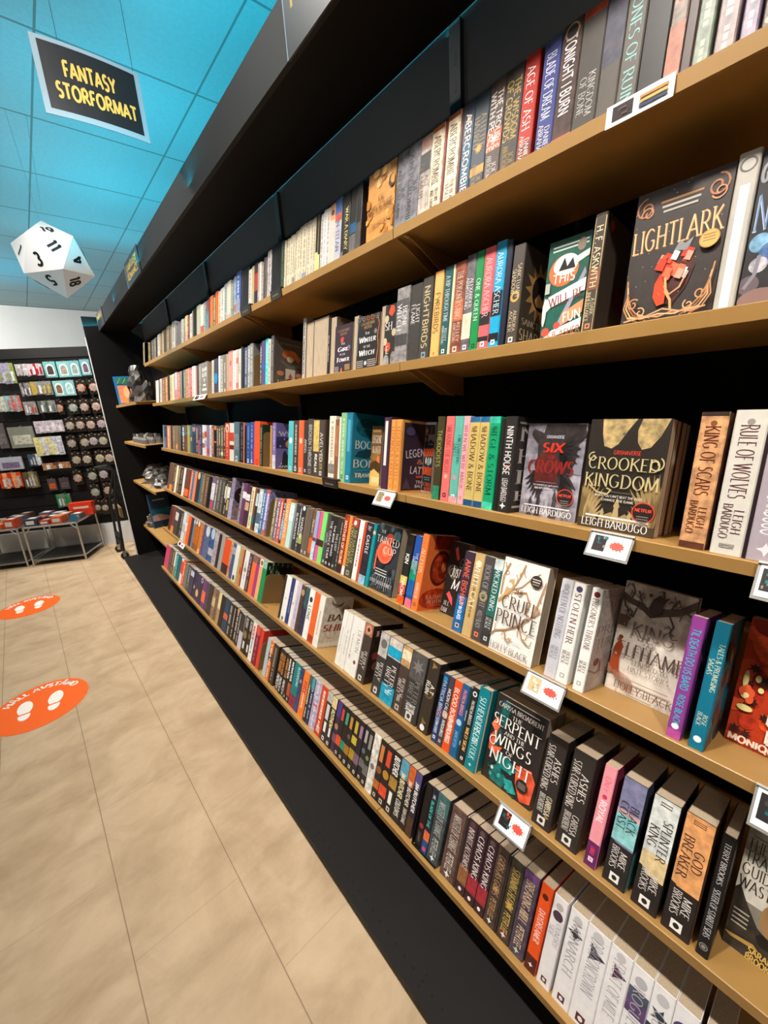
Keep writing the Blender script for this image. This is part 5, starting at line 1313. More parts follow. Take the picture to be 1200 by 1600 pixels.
def dashes(A, x, a, b, col, wd, seed):
    rr = random.Random(seed); z = 1-a
    while z > 1-b:
        L = .02+.05*rr.random(); A.poly([(x-wd/2, z-L), (x+wd/2, z-L), (x+wd/2, z), (x-wd/2, z)], col); z -= L+.012
        if rr.random() < .16: z -= .03
    A.up()
def spine_print(w, h, e, seed):
    A = Art(w, h, lambda u, v, l: (u, -l, v))
    for op in [o.strip() for o in e['ops'].split(';') if o.strip()]:
        p = op.split(','); k = p[0]
        if k == 'B': A.rect(.02, 1-float(p[2]), .98, 1-float(p[1]), p[3], .35)
        elif k == 'I': A.rect(float(p[1])*.5, .02, 1-float(p[1])*.5, .98 if len(p) < 5 else .98, p[3]) if False else A.rect(.28, 1-float(p[2]), .72, 1-float(p[1]), p[3])
        elif k == 'R': A.rect(float(p[3]), 1-float(p[2]), float(p[4]), 1-float(p[1]), p[5])
        elif k == 'C': A.circ(.5, 1-float(p[1]), float(p[2]), p[3])
        elif k == 'S': A.star(.5, 1-float(p[1]), float(p[2]), int(p[3]), p[4], .42)
        elif k == 'L':
            r = .20; y = .075
            A.rect(.5-r, y-r*w/h, .5+r, y+r*w/h, p[1]); A.circ(.5, y, .11, e['hex'])
        elif k == 'Q': A.line([(.1, 1-float(p[1])), (.9, 1-float(p[1])), (.9, 1-float(p[2])), (.1, 1-float(p[2])), (.1, 1-float(p[1]))], w*.05, p[3])
        elif k == 'J':
            a, b = 1-float(p[1]), 1-float(p[2]); A.poly([(.02, b-.02), (.02, a), (.2, a-.01), (.38, b+.03), (.6, b+.01), (.8, b-.005), (.98, b), (.98, b-.02)], p[3]); A.up()
        elif k == 'D': dashes(A, .5, .08, .62, p[1], .34, seed); dashes(A, .5, .70, .90, p[1], .26, seed+1)
        elif k == 'd': dashes(A, .5, .30, .75, p[1], .2, seed)
        elif k == 'T': A.vtext(p[7], float(p[1]), float(p[2]), float(p[3]), float(p[4]), p[5], p[6])
    kc = next((o.split(',')[1].strip() for o in e['ops'].split(';') if o.strip().startswith('K,')), None)
    if e['t']:
        parts = e['t'].split('\\'); tc = e['tc'] or 'e8e2d8'
        for j, part in enumerate([q for q in parts if q is not None][:2] if len(parts) < 3 else [parts[0], parts[-1]]):
            if not part: continue
            st = 'serif'
            if part.startswith('~'): st = 'sans'; part = part[1:]
            two = len(parts) > 1 and parts[1]; only2 = len(parts) > 1 and not parts[0]
            a, b = (.10, .60 if two else .84) if j == 0 else ((.64, .885) if not only2 else (.40, .82))
            if j == 0 and len(parts) > 1 and not two: b = .66
            if j == 1 and e['w'] > .02 and ' L,' in ' '+e['ops'].replace(';', ' '): b = min(b, .845)
            lines = part.split('/'); n = len(lines)
            for q, ln in enumerate(lines):
                sz = (.52 if j == 0 else .44)/(1 if n == 1 else 1.55)
                off = .5 if n == 1 else (.70 if q == 0 else .28)
                if off != .5 and j == 1: off = .68 if q == 0 else .32
                A.vtext(ln, a, b, sz, off, kc if (kc and j) else tc, st)
    return A.g

NAMES = {'black': '231f1c', 'dark grey': '4c4844', 'grey': '86827e', 'pale grey': 'b4b0ac', 'white': 'e8e6e0', 'cream': 'dacfb4', 'tan': 'b0966a', 'brown': '7c5e44', 'dark brown': '4c382a',
         'dark red': '7c2428', 'red': 'cc3c2c', 'orange': 'e46c34', 'peach': 'e2a878', 'pink': 'e88c94', 'magenta': 'b83880', 'purple': '6c4880', 'lilac': 'a294b8', 'navy': '2c3860', 'blue': '2c60a0',
         'sky blue': '48a8cc', 'teal': '1c6c78', 'turquoise': '54b8b4', 'dark green': '2c4a34', 'green': '18904c', 'olive': '8c8848', 'yellow': 'dcc464'}
def cname(h):
    v = [int(h[i:i+2], 16) for i in (0, 2, 4)]
    return min(NAMES, key=lambda n: sum((a-int(NAMES[n][i:i+2], 16))**2 for a, i in zip(v, (0, 2, 4))))
ORD = ['', 'first', 'second', 'third', 'fourth', 'fifth', 'sixth', 'seventh', 'eighth', 'ninth', 'tenth', 'eleventh', 'twelfth', 'thirteenth', 'fourteenth', 'fifteenth', 'sixteenth', 'seventeenth', 'eighteenth', 'nineteenth', 'twentieth',
       'twenty-first', 'twenty-second', 'twenty-third', 'twenty-fourth', 'twenty-fifth', 'twenty-sixth', 'twenty-seventh', 'twenty-eighth', 'twenty-ninth', 'thirtieth']
LM = {1: {307: 'far plain pale spine', 423: 'dark gap by the clip', 571.5: 'parchment map cover', 805: 'bright red spine', 1034: 'orange motif spine'},
      2: {314.5: 'grey face-out book', 355.6: 'thick pink spine', 422: 'fox cover', 521.5: 'plum face-out cover', 555.5: 'winter face-out cover', 731.7: 'bright green spine', 841.7: 'green face-out cover', 968: 'black heart cover'},
      3: {351.6: 'red spine with circle', 397: 'tall orange hardback', 449.3: 'cyan spine', 537: 'tall teal hardback', 577: 'golden face-out cover', 645: 'white framed face-out cover', 752: 'bright green spine', 811: 'raven cover', 902: 'black kingdom cover'},
      4: {354: 'big lilac hardback', 437.5: 'orange tan spine', 488.3: 'hot pink spine', 547: 'thin white spine', 573.5: 'orange cup cover', 641: 'bright orange spine', 686.5: 'black petal cover', 763: 'white branch cover', 944: 'pale tree cover', 1131: 'red moth cover'},
      5: {288.3: 'bright orange spine', 374: 'thick white spine', 401: 'green spine', 486.8: 'cream ship book', 544.6: 'last plain white spine', 724: 'bright teal spine', 751.6: 'black serpent cover', 911: 'pink spine', 1128: 'cream mountain cover'},
      6: {255: 'pink end book', 345: 'wide navy spine', 386: 'white spine with red title', 449.6: 'teal spine', 489.5: 'red-orange spine', 568.8: 'blank white spine', 647: 'black bookend', 818: 'blazing orange spine'}}
FACES = {  # name: corner px (or None), height, thickness, stack, base colour, label, set-back if the foot is hidden
 'parchment': (None, .184, .03, 2, 'd0924a', 'tan parchment map cover facing out on the top shelf', .046),
 'silver': (None, .17, .02, 1, '8c8478', 'grey face-out book with white block title on the second shelf', .026),
 'girl': (None, .138, .026, 1, '3a2c38', 'plum face-out paperback with red bird on the second shelf', .03),
 'winter': (None, .142, .026, 1, '2b2522', 'black face-out paperback with ornate copper border on the second shelf', .03),
 'shield': (None, .15, .02, 1, '302b28', 'dark face-out book with red leaves behind a grey spine, second shelf', .03),
 'teal_fun': (None, .17, .03, 1, '1e5a4c', 'green face-out cover with white ribbon banners on the second shelf', .045),
 'heart': (None, .185, .030, 1, '3a322e', 'large black cover with red heart and copper title on the second shelf', .03),
 'blue_night': (None, .185, .03, 1, '2e2a2c', 'black cover with pale blue letters cut by the right edge, second shelf', .03),
 'legends': ((577, 757), .176, .03, 1, '6a4a24', 'golden face-out fantasy cover behind a purple spine on the third shelf', 0),
 'bonedust': ((645, 766), .19, .03, 1, 'c8c0b8', 'white framed dark cover with orange title on the third shelf', 0),
 'raven': ((811, 801), .183, .030, 2, '6a6670', 'grey cover with black raven wings and red title on the third shelf', 0),
 'kingdom': ((902, 820), .189, .026, 4, '2e2822', 'black cover with gold title and two moons on the third shelf', 0),
 'tainted': ((573.5, 916), .198, .034, 1, '34363c', 'dark leafy cover with orange cup on the fourth shelf', 0),
 'petal': ((686.5, 955), .196, .03, 1, '2a2624', 'black cover with red petals and white script on the fourth shelf', 0),
 'thorn': ((763, 1012), .205, .034, 1, 'ebe8e1', 'white cover with golden brown branches and black seal on the fourth shelf', 0),
 'elf_tree': ((944, 1072), .212, .025, 1, 'e2dacd', 'pale cover with dark tree branches and red figure on the fourth shelf', 0),
 'red_moth': ((1131, 1153), .205, .035, 1, 'b83a1c', 'red cover with black flowers at the right edge of the fourth shelf', 0),
 'serpent': ((751.6, 1209), .198, .040, 2, '2e2826', 'black cover with teal and orange serpent, fifth shelf, above the white card', 0),
 'waste': ((1128, 1468), .20, .035, 1, '8c857a', 'cream cover with dark mountain and balloon at the right of the fifth shelf', 0),
}
BOOKS = []      # everything to place: dict with area, build()
for s in range(1, 7):
    ents = []
    for ln in DATA[s].strip().splitlines():
        p = [q.strip() for q in ln.split('|')]; p += ['']*(8-len(p)); ents.append(p)
    sb = ROW[s][5]; rr = random.Random(100+s); seq = []
    for k, p in enumerate(ents):
        px = float(p[0])
        if p[1] == '-': continue
        nx = float(ents[k+1][0]) if k+1 < len(ents) else px+10
        if p[1] == 'F':
            bl, h, T, n, col, lab, back = FACES[p[2]]; xr = float(p[3])
            if bl:
                o, r, i, u = row_axes(s); P = on_plane(bl[0], bl[1], o, u); back = max((P-o).dot(i), .0045); y = P.y
            else: y = base_y(s, px, back)
            w = y-base_y(s, xr, back)
            seq.append(dict(px=px, kind='face', name=p[2], y=y, back=back, w=w, h=h, T=T, n=n, hex=col, label=lab, s=s)); continue
        if p[1] == 'P':
            back = sb+.004; y = base_y(s, px, sb); w = y-base_y(s, nx, sb)-.0006
            seq.append(dict(px=px, kind='fore', y=y, back=back, w=w, h=float(p[2])/1000, hex='6a5c50', ops='', t='', tc='', side='', s=s, m=0)); continue
        y = base_y(s, px, sb); w = y-base_y(s, nx, sb)-.0006; back = sb+rr.choice((0, 0, .001, .002, .003)) if px < 560 else sb
        m = .55 if '*' in p[1] else 0.06; hx = p[1].replace('*', '')
        seq.append(dict(px=px, kind='spine', y=y, back=back, w=max(w, .004), h=float(p[2])/1000*(1+.012*rr.uniform(-1, 1) if px < 520 else 1), hex=hx, m=m, t=p[3].replace('\\\\', '\\'), tc=p[4], ops=p[5], side=p[7], s=s))
    for i, e in enumerate(seq):
        if e['y'] > 3.448: e['w'] -= e['y']-3.448; e['y'] = 3.448
        if e['kind'] == 'face' and e['name'] in ('bonedust', 'tainted', 'red_moth') and i:
            q = seq[i-1]; lim = q['y']-q['w']-.0012
            if e['y'] > lim: e['w'] -= e['y']-lim; e['y'] = lim
    lms = [(i, LM[s][e['px']]) for i, e in enumerate(seq) if e['px'] in LM[s]]
    for i, e in enumerate(seq):
        e['depth'] = .120+.006*rr.random() if s < 4 else .124+.006*rr.random()
        dist = math.hypot(ROW[s][0], e['y'], ROW[s][1]-CAM_H); e['area'] = e['w']*e['h']*ROW[s][0]/dist**3*(1.0 if e['kind'] != 'face' else 5)
        if e['kind'] == 'spine' or e['kind'] == 'fore':
            c = [(abs(j-i), j, ph) for j, ph in lms if j != i]; dd, j, ph = min(c)
            tcn = cname(e['tc']) if e['tc'] else ''
            look = cname(e['hex'])+(' spine' if e['kind'] == 'spine' else ' book, page edges outward')
            if tcn and tcn != cname(e['hex']): look += ' with %s letters' % tcn
            if e['w'] > .034: look = 'thick '+look
            elif e['w'] < .013: look = 'thin '+look
            e['label'] = '%s, %s %s of the %s, %s shelf' % (look, ORD[min(dd, 30)] if dd > 1 else 'just', 'right' if j < i else 'left', ph, NTH[s])
            if dd == 1: e['label'] = '%s just %s of the %s, %s shelf' % (look, 'right' if j < i else 'left', ph, NTH[s])
    for e in seq:
        if len(e['label'].replace('-', ' ').split()) > 16: e['label'] = e['label'].replace('thick ', '').replace('thin ', '').replace(' letters', ' text')
        if len(e['label'].replace('-', ' ').split()) > 16 and ' with ' in e['label']: e['label'] = e['label'].split(' with ')[0]+e['label'][e['label'].index(' text')+5:]
    BOOKS += seq
order = sorted(range(len(BOOKS)), key=lambda i: -BOOKS[i]['area'])
solo, budget = set(), 300
for i in order:
    n = BOOKS[i].get('n', 1)
    if budget >= n: solo.add(i); budget -= n
far_cov = Geo()
def place_book(e, solo_, seed):
    s = e['s']; col = lin(e['hex'], e.get('m', .15)); grp = 'books on the %s shelf' % NTH[s]
    if e['kind'] == 'face':
        for q in range(e['n']):
            M = book_matrix(s, e['y']+.0015*(q % 2), e['back']+q*(e['T']+.0008))
            cov, pag = book_geo(e['w'], e['h']-.0006*q, e['T'], col, 'face')
            if q == 0:
                A = Art(e['w'], e['h'], lambda u, v, l: (u, -l, v)); ARTS[e['name']](A); add_geo(cov, A.g)
            lab = e['label'] if q == 0 else '%s copy behind the %s, %s shelf, page edges showing' % (ORD[q], LM[s].get(e['px'], 'face-out cover'), NTH[s])
            r = empty('book', M, lab, 'book', grp); cov.build('cover', M_COVER, r); pag.build('page_block', M_PAPER, r)
        return
    lean = 0.0
    M = book_matrix(s, e['y'], e['back'], lean); hard = e['side'] in ('orange', 'bone_teal', 'orange_frame', 'fair')
    d = e['depth']
    cov, pag = book_geo(e['w'], e['h'], d, col, e['kind'], hard)
    if e['kind'] == 'spine':
        add_geo(cov, spine_print(e['w'], e['h'], e, seed))
        if e['side'] in SIDES:
            w = e['w']; A = Art(d-.002, e['h'], lambda u, v, l: (w+l, u+.002, v)); SIDES[e['side']](A); add_geo(cov, A.g)
    if solo_:
        r = empty('book', M, e['label'], 'book', grp); cov.build('cover', M_COVER, r); pag.build('page_block', M_PAPER, r)
    else:
        add_geo(cov, pag); n = len(far_cov.v); far_cov.v += [tuple(M @ Vector(v)) for v in cov.v]
        far_cov.f += [tuple(i+n for i in f) for f in cov.f]; far_cov.c += cov.c
for i, e in enumerate(BOOKS): place_book(e, i in solo, i)
if far_cov.v:
    tag(far_cov.build('book', M_COVER), 'densely packed narrow spines far along all six shelves of the bookcase', 'book', 'far books of the bookcase', 'stuff')
# ------------------------------------------------------------------ bookends
def bookend(s, px, back, w, h, ma, col, lab, base=None, d=.10, right=False):
    y = base_y(s, px, back); M = book_matrix(s, y, back); r = empty('bookend', M, lab, 'bookend')
    c = .018; g = Geo(); pts = [(0, 0), (d, 0), (d, h-c)]+[(d-c+c*math.cos(rad(a)), h-c+c*math.sin(rad(a))) for a in (30, 60, 90)]+[(c+c*math.cos(rad(a)), h-c+c*math.sin(rad(a))) for a in (90, 120, 150)]+[(0, h-c)]
    b = len(g.v); n = len(pts); t = .0016
    g.v += [(0, y_, z) for y_, z in pts]+[(t, y_, z) for y_, z in pts]
    g.f += [tuple(range(n))[::-1], tuple(range(n, 2*n))]+[(i, (i+1) % n, n+(i+1) % n, n+i) for i in range(n)]; g.c += [lin(col)]*(n+2)
    g.build('upright_plate', ma, r)
    if base:
        g = Geo(); g.box((t, 0, .0002), (base, .0045, .0022), lin(col)); g.build('base_plate', ma, r)
bookend(2, 396.3, .03, .01, .135, M_TAN, 'b08a58', 'tan metal bookend beside the teal book on the second shelf', .02)
bookend(3, 411, .014, .01, .145, M_TAN, '8a6434', 'brown rounded bookend right of the tall orange hardback, third shelf', .012)
bookend(4, 414.5, .014, .01, .165, M_TAN, '8a6434', 'brown bookend right of the lilac spines on the fourth shelf', .012)
bookend(5, 407.6, .014, .01, .135, M_TAN, 'b98a3e', 'gold bookend right of the green spine on the fifth shelf', .06)
bookend(6, 402.3, .016, .01, .13, M_TAN, '9a7648', 'tan bookend right of the red spines on the bottom shelf', .012)
bookend(6, 642.5, .010, .01, .17, M_DECK, '1c1a18', 'large black bookend with flat foot on the bottom shelf', .085)

# ------------------------------------------------------------------ hanging sign, die, fascia signs
Ys = 1.86; Wr = on_y(215, 112, Ys).x; Wl = on_y(43, 50, Ys).x; zt = on_y(130, 82, Ys).z; zb = on_y(163, 203, Ys).z
W, H = Wr-Wl, zt-zb
sg = empty('hanging_sign', Matrix.Translation((Wl, Ys, zb)), 'black and gold section sign in a white frame hanging from the ceiling', 'sign')
def bow(u): return .012*(1-(2*u-1)**2)
def curved(g, u0, u1, v0, v1, off, th, col, n=12):
    P = []
    for k in range(n+1):
        u = u0+(u1-u0)*k/n; P.append((u*W, off-bow(u)))
    b = len(g.v)
    for x, y in P: g.v += [(x, y, v0*H), (x, y, v1*H), (x, y+th, v1*H), (x, y+th, v0*H)]
    for k in range(n):
        q = b+4*k
        for j in range(4): g.f.append((q+j, q+(j+1) % 4, q+4+(j+1) % 4, q+4+j)); g.c.append(col)
    g.f += [(b, b+1, b+2, b+3), (b+4*n+3, b+4*n+2, b+4*n+1, b+4*n)]; g.c += [col]*2
g = Geo(); curved(g, 0, 1, 0, 1, 0, .004, lin('808c94')); g.build('frame', M_INK, sg)
g = Geo(); curved(g, .055, .945, .085, .945, -.0008, .0006, lin('1c1b1d')); pn = g.build('panel', M_INK, sg)
A = Art(W, H, lambda u, v, l: (u, -.0009-bow(u/W)-l*2, v)); A.text('FANTASY', .24, .55, .72, .20, 'cf9a48', 'bold'); A.text('STORFORMAT', .14, .26, .90, .19, 'cf9a48', 'bold'); A.g.build('lettering', M_INK, sg)
for x in (.25*W, .95*W):
    g = Geo(); g.tube([(x, .002, H), (x+.002, .004, CAM_H+1.455-zb)], .0009, lin('303438'), 5); g.build('wire', M_METAL, sg)

DV = [(.0683, -.8951, -.4406), (.0868, -.0026, -.9962), (.8949, -.2491, -.3703), (-.5085, .7045, -.495), (.799, .3057, .5177), (-.5384, -.7396, .4039), (.5085, -.7045, .495), (-.799, -.3057, -.5177), (.5384, .7396, -.4039), (-.0683, .8951, .4406), (-.0868, .0026, .9962), (-.8949, .2491, .3703)]
RD = .1532*1.16; DP = Vector((.227*1.16, 2.9, CAM_H+.698*1.16))
die = empty('hanging_die', Matrix.Translation(DP), 'large white twenty-sided die with black numbers hanging under the ceiling', 'die')
g = Geo(); V = [Vector(v)*RD for v in DV]
FV = {}
for a in range(12):
    for b in range(a+1, 12):
        for c_ in range(b+1, 12):
            if all(abs((V[i]-V[j]).length-RD*1.0515) < .01 for i, j in ((a, b), (b, c_), (a, c_))):
                f = (a, b, c_); nrm = (V[b]-V[a]).cross(V[c_]-V[a])
                if nrm.dot(V[a]) < 0: f = (a, c_, b)
                g.face([V[i] for i in f], lin('dcd8d6')); FV[tuple(sorted(f))] = f
g.build('body', M_INK, die)
gn = Geo()
def number(face, st, top, size=.30, flip=False):
    P = [V[i] for i in face]; cen = sum(P, Vector())/3; n = (P[1]-P[0]).cross(P[2]-P[0]).normalized()
    if n.dot(cen) < 0: n = -n
    u = (V[top]-cen).normalized()*(-1 if flip else 1); r = u.cross(n); h = RD*size
    wd, q = text_polys(st, 'bold')
    for poly in q: gn.face([cen+r*((x-wd/2)*h*.85)+u*((y-.55)*h)+n*.0012 for x, y in poly], lin('1c1a1a'))
# A5 B6 C0 D7 E2 F1 G11 H10
number((5, 6, 0), '11', 6); number((5, 0, 7), '3', 5); number((0, 7, 1), '5', 1, .30); number((0, 2, 1), '18', 2); number((6, 0, 2), '4', 0); number((5, 11, 7), '1', 5); number((5, 6, 10), '19', 10)
num = 6
for f in FV.values():
    if tuple(sorted(f)) not in [tuple(sorted(q)) for q in ((5, 6, 0), (5, 0, 7), (0, 7, 1), (0, 2, 1), (6, 0, 2), (5, 11, 7), (5, 6, 10))]:
        number(f, str([2, 8, 9, 10, 12, 14, 15, 20, 13, 4, 2, 8, 9][num % 13]).replace('6', '9').replace('7', '1'), f[0]); num += 1
gn.build('numbers', M_INK, die)
for dx in (-.03, .05):
    g = Geo(); g.tube([tuple(V[10]+Vector((dx*.2, 0, -.004))), (V[10].x+dx, V[10].y+.03, 1.455-.698*1.16)], .0007, lin('7898a4'), 5); g.build('wire', M_METAL, die)

def fascia_sign(pxa, pya, pxb, lines, lab):
    d = ray(pxa, pya); ya = d.y*.585/d.x; d = ray(pxb, pya); yb = None
    k = (pxb-600)/F_PX; z = CAM_H+.77-CAM_H; x = .585
    yb = (x*(RT.x-k*fw.x)+z*(RT.z-k*fw.z))/(k*fw.y-RT.y); k = (pxa-600)/F_PX; ya = (x*(RT.x-k*fw.x)+z*(RT.z-k*fw.z))/(k*fw.y-RT.y)
    w = ya-yb; r = empty('category_sign', Matrix.Translation((.5866, ya, CAM_H+.710)), lab, 'sign', 'small black signs on the fascia')
    g = Geo(); g.box((-.004, -w, 0), (0, 0, .124), lin('26262a')); g.box((-.0045, -.003, 0), (0, .0, .124), lin('8aa0ac')); g.build('plate', M_METAL, r)
    A = Art(w, .124, lambda u, v, l: (-.0042-l, -u, v))
    for j, t in enumerate(lines): A.text(t, .12, .56-.34*j, .88, .26, 'b89a4c', 'bold')
    A.g.build('lettering', M_INK, r)
fascia_sign(446, 40, 560, ['FANTASY'], 'black fascia sign cut by the top picture edge, gold letters')
fascia_sign(198, 410, 217, ['FANTASY', 'ROMANCE'], 'small black fascia sign with gold letters halfway along the aisle')
fascia_sign(153, 500, 161, ['FANTASY'], 'small black fascia sign with gold mark at the far end of the fascia')

# ------------------------------------------------------------------ floor stickers
def sticker(cx, cy, R_, rot, lab):
    r = empty('floor_sticker', Matrix.Translation((cx, cy, .0004)) @ Matrix.Rotation(rot, 4, 'Z'), lab, 'sticker', 'orange distance stickers on the floor')
    g = Geo(); g.prism([(R_*math.cos(2*math.pi*i/48), R_*math.sin(2*math.pi*i/48)) for i in range(48)], 0, .0006, lin('ee6420')); g.build('disc', M_INK, r)
    gl = Geo(); wd, q = text_polys('H\u00c5LL AVST\u00c5ND', 'bold'); r0, hh, span = R_*.74, R_*.16, rad(122)
    for p in q:
        P = []
        for x, y in p:
            a = rad(90)+span/2-span*x/wd; rr_ = r0+y*hh; P.append((rr_*math.cos(a), rr_*math.sin(a), .0009))
        gl.face(P, lin('f2ece4'))
    gl.build('lettering', M_INK, r)
    for sx in (-1, 1):
        gf = Geo()
        for (cy_, ry, rx, y0, y1) in ((.12, .30, .155, -.12, 1), (-.22, .20, .12, -1, -.17)):
            P = []
            for i in range(28):
                a = 2*math.pi*i/28; yy = cy_+ry*math.sin(a); xx = rx*math.cos(a)
                P.append((R_*(sx*.30+xx+sx*.05*yy), R_*min(max(yy, y0), y1)-.04*R_, .0009))
            gf.face(P if sx > -9 else P[::-1], lin('efe9e0'))
        gf.build('footprint', M_INK, r)
p1 = Vector((-.282, 2.415, 0)); p2 = on_z(46, 948, 0); q1 = on_z(86, 1100, 0)-on_z(34, 1119, 0); q2 = on_z(64, 946, 0)-on_z(31, 955, 0)
sticker(p1.x, p1.y, .195, math.atan2(q1.y, q1.x), 'orange round floor sticker with white footprints, the nearer one')
sticker(p2.x, p2.y, .185, math.atan2(q2.y, q2.x), 'orange round floor sticker with white footprints, the farther one')

# ------------------------------------------------------------------ display wall at the end of the aisle (turned towards the aisle)
E1 = Vector((-.887, .462, 0)); EN = Vector((-.462, -.887, 0)); D0 = Vector((.52, 5.12, 0))
DM = Matrix((-E1, -EN, Vector((0, 0, 1)))).transposed().to_4x4(); DM.translation = D0       # local: x to the right, y away from the viewer, z up
dw = empty('display_wall', DM, 'dark slatted display wall with white base at the end of the aisle', 'display wall')
g = Geo()
zc = CAM_H-1.085
while zc < CAM_H+.66:
    z1 = min(zc+.118, CAM_H+.66); g.box((-2.6, 0, zc), (.35, .03, z1), lin('2a2624')); g.box((-2.6, .008, z1), (.35, .03, z1+.006), lin('080707')); zc += .124
g.build('slat_panel', M_BOARD, dw)
g = Geo(); g.box((-2.6, -.012, CAM_H+.60), (.35, .03, CAM_H+.69), lin('3a3634')); g.build('top_board', M_BOARD, dw)
g = Geo(); g.box((-2.6, -.01, 0), (.35, .05, CAM_H-1.09), lin('d8d6d4')); g.build('plinth', M_WHITE, dw)
DN = Vector((.462, .887, 0))
def wall_at(px, py, off): return DM.inverted() @ on_plane(px, py, D0+EN*off, EN)
hooks = 0
def pack(px, py, wpx, hpx, kind, col, col2, lab, grp):
    global hooks
    off = {'ring': .045, 'arch': .05, 'bag': .072, 'box': .02}[kind]; c = wall_at(px, py, off); a = wall_at(px-wpx/2, py, off); b = wall_at(px+wpx/2, py, off); t = wall_at(px, py-hpx/2, off); bo = wall_at(px, py+hpx/2, off)
    w, h = b.x-a.x, t.z-bo.z; r = empty('hanging_pack', DM @ Matrix.Translation((c.x, -off, c.z)), lab, 'hanging pack', grp); th = .014 if kind != 'box' else .03
    rr = random.Random(int(px*7+py))
    g = Geo()
    if kind == 'bag':
        n = 5
        for i in range(n):        # slightly crumpled pouch
            x0, x1 = -w/2+w*i/n, -w/2+w*(i+1)/n; d0 = th*(.6+.5*rr.random())
            g.box((x0, -d0, -h/2+.01*rr.random()), (x1, .001, h/2), lin(rr.choice([col, col, col2]), .5))
    else: g.box((-w/2, -th*.5, -h/2), (w/2, .001, h/2), lin(col, .1))
    if kind == 'ring':
        for a_ in (-1, 1): g.box((a_*w*.30-.006, -th*.5-.001, h*.36), (a_*w*.30+.006, -th*.5+.001, h*.43), lin('a08c64'))
    g.build('card', M_PLAST, r)
    g = Geo()
    if kind == 'ring':
        g.lathe([(w*.34, .011), (w*.40, .009), (w*.44, .004), (w*.45, 0)], (0, 0, 0), lin(col2, .5), 16); g.lathe([(.001, .0112), (w*.26, .0112), (w*.34, .0108)], (0, 0, 0), lin('a09890', .5), 16)
        for a_ in range(8): g.box((w*.41*math.cos(a_*.785)-.005, w*.41*math.sin(a_*.785)-.005, 0), (w*.41*math.cos(a_*.785)+.005, w*.41*math.sin(a_*.785)+.005, .0098), lin('9a8460'))
        g.v = [(x, -th*.5-z, y-.06*h) for x, y, z in g.v]; g.build('medallion', M_PLAST, r)
    elif kind == 'arch':
        P = [(-w*.34, -h*.4), (w*.34, -h*.4), (w*.34, h*.12)]+[(w*.34*math.cos(rad(q)), h*.12+h*.24*math.sin(rad(q))) for q in (30, 60, 90, 120, 150)]+[(-w*.34, h*.12)]
        g.face([(x, -th*.5-.001, z) for x, z in P], lin('d4dcdc', .3)); g.face([(x*.72, -th*.5-.0016, z*.72-.02*h) for x, z in P], lin(col2, .4)); g.build('window', M_PLAST, r)
    elif kind == 'bag':
        for q in range(4):
            x = -w*.34+w*.22*q; g.box((x, -th-.002, -h*.36), (x+w*.12, -th*.5, h*(.05+.25*rr.random())), lin(rr.choice([col2, 'd8d8d8', 'c0bcc0', col2]), .4))
        g.build('contents', M_PLAST, r)
    else:
        g.box((-w*.36, -th*.5-.002, -h*.34), (w*.36, -th*.5, h*.1), lin(col2, .5)); g.build('picture', M_PLAST, r)
    g = Geo(); g.tube([(0, off-.001, h/2+.012), (0, -.012, h/2-.004), (0, -.016, h/2+.004)], .0022, lin('a8a49e'), 5); g.build('hook', M_CHROME, r); hooks += 1
ROWN = ['top', 'second', 'third', 'fourth', 'fifth', 'sixth', 'seventh', 'eighth', 'ninth']
rings = [(2, 127.5, 605, 'c8603c'), (2, 146.7, 604, 'c47c6c'), (3, 92.5, 636.7, 'd0744c'), (3, 115, 636, '5c9490'), (3, 132.5, 635, 'a07c74'), (3, 151, 634, 'c48c78'), (4, 110, 664, '8c8074'), (4, 126, 663, '94786c'), (4, 142.5, 662.5, 'b08878'), (4, 159, 661, '9c7c9c'),
         (5, 112.5, 691.7, '8a7c74'), (5, 133, 690, '8c7c68'), (5, 146.7, 688, '9088a0'), (5, 161.7, 687.5, '948c7c'), (6, 120, 717.4, '9a8c78'), (6, 136.6, 716.5, 'a08c74'), (6, 156.8, 714.7, 'a09c68'), (6, 171.4, 714.3, 'b08c80'),
         (7, 122, 745.8, 'a8745c'), (7, 144.8, 742.5, '7c907c'), (7, 162.3, 740, '9488a4'), (8, 149.4, 767.8, '6c9480'), (8, 169.6, 765, 'a87c60'), (9, 153, 791.7, '8c9080'), (9, 165, 791.7, '9c8470'), (9, 180.6, 789.8, 'a0907c')]
for i, (rw, px, py, c) in enumerate(rings):
    k = sum(1 for q in rings[:i] if q[0] == rw)+1
    pack(px, py, 11.5 if rw == 9 else 15.5, 23, 'ring', '282320', c, 'black card with %s medallion, %s of the medallion cards in the %s row' % (cname(c), ORD[k]+' from left', ROWN[rw-1]), 'medallion cards on the display wall')
for px, py, wd, ht, c, c2, lab in ((79, 577.5, 19, 25, '6ca8a4', '4a3c38', 'teal arched card with dark charm, top row, leftmost of four teal cards'), (100, 577, 19, 25, '74b4b0', '9a8c84', 'teal arched card with grey charm, top row, second of four'),
        (117, 576, 17, 25, '6ca4a8', '8c9894', 'teal arched card, top row, third of four'), (134, 574, 15, 25, '6ca4a8', '6c5060', 'teal arched card with dark charm beside the black end panel'), (93, 607, 17, 24, '84b8b4', '7c5c48', 'teal arched card with brown charm in the second row'), (109, 606, 17, 24, '74a8a8', '9cc0bc', 'pale teal arched card in the second row')):
    pack(px, py, wd, ht, 'arch', c, c2, lab, 'teal arched cards on the display wall')
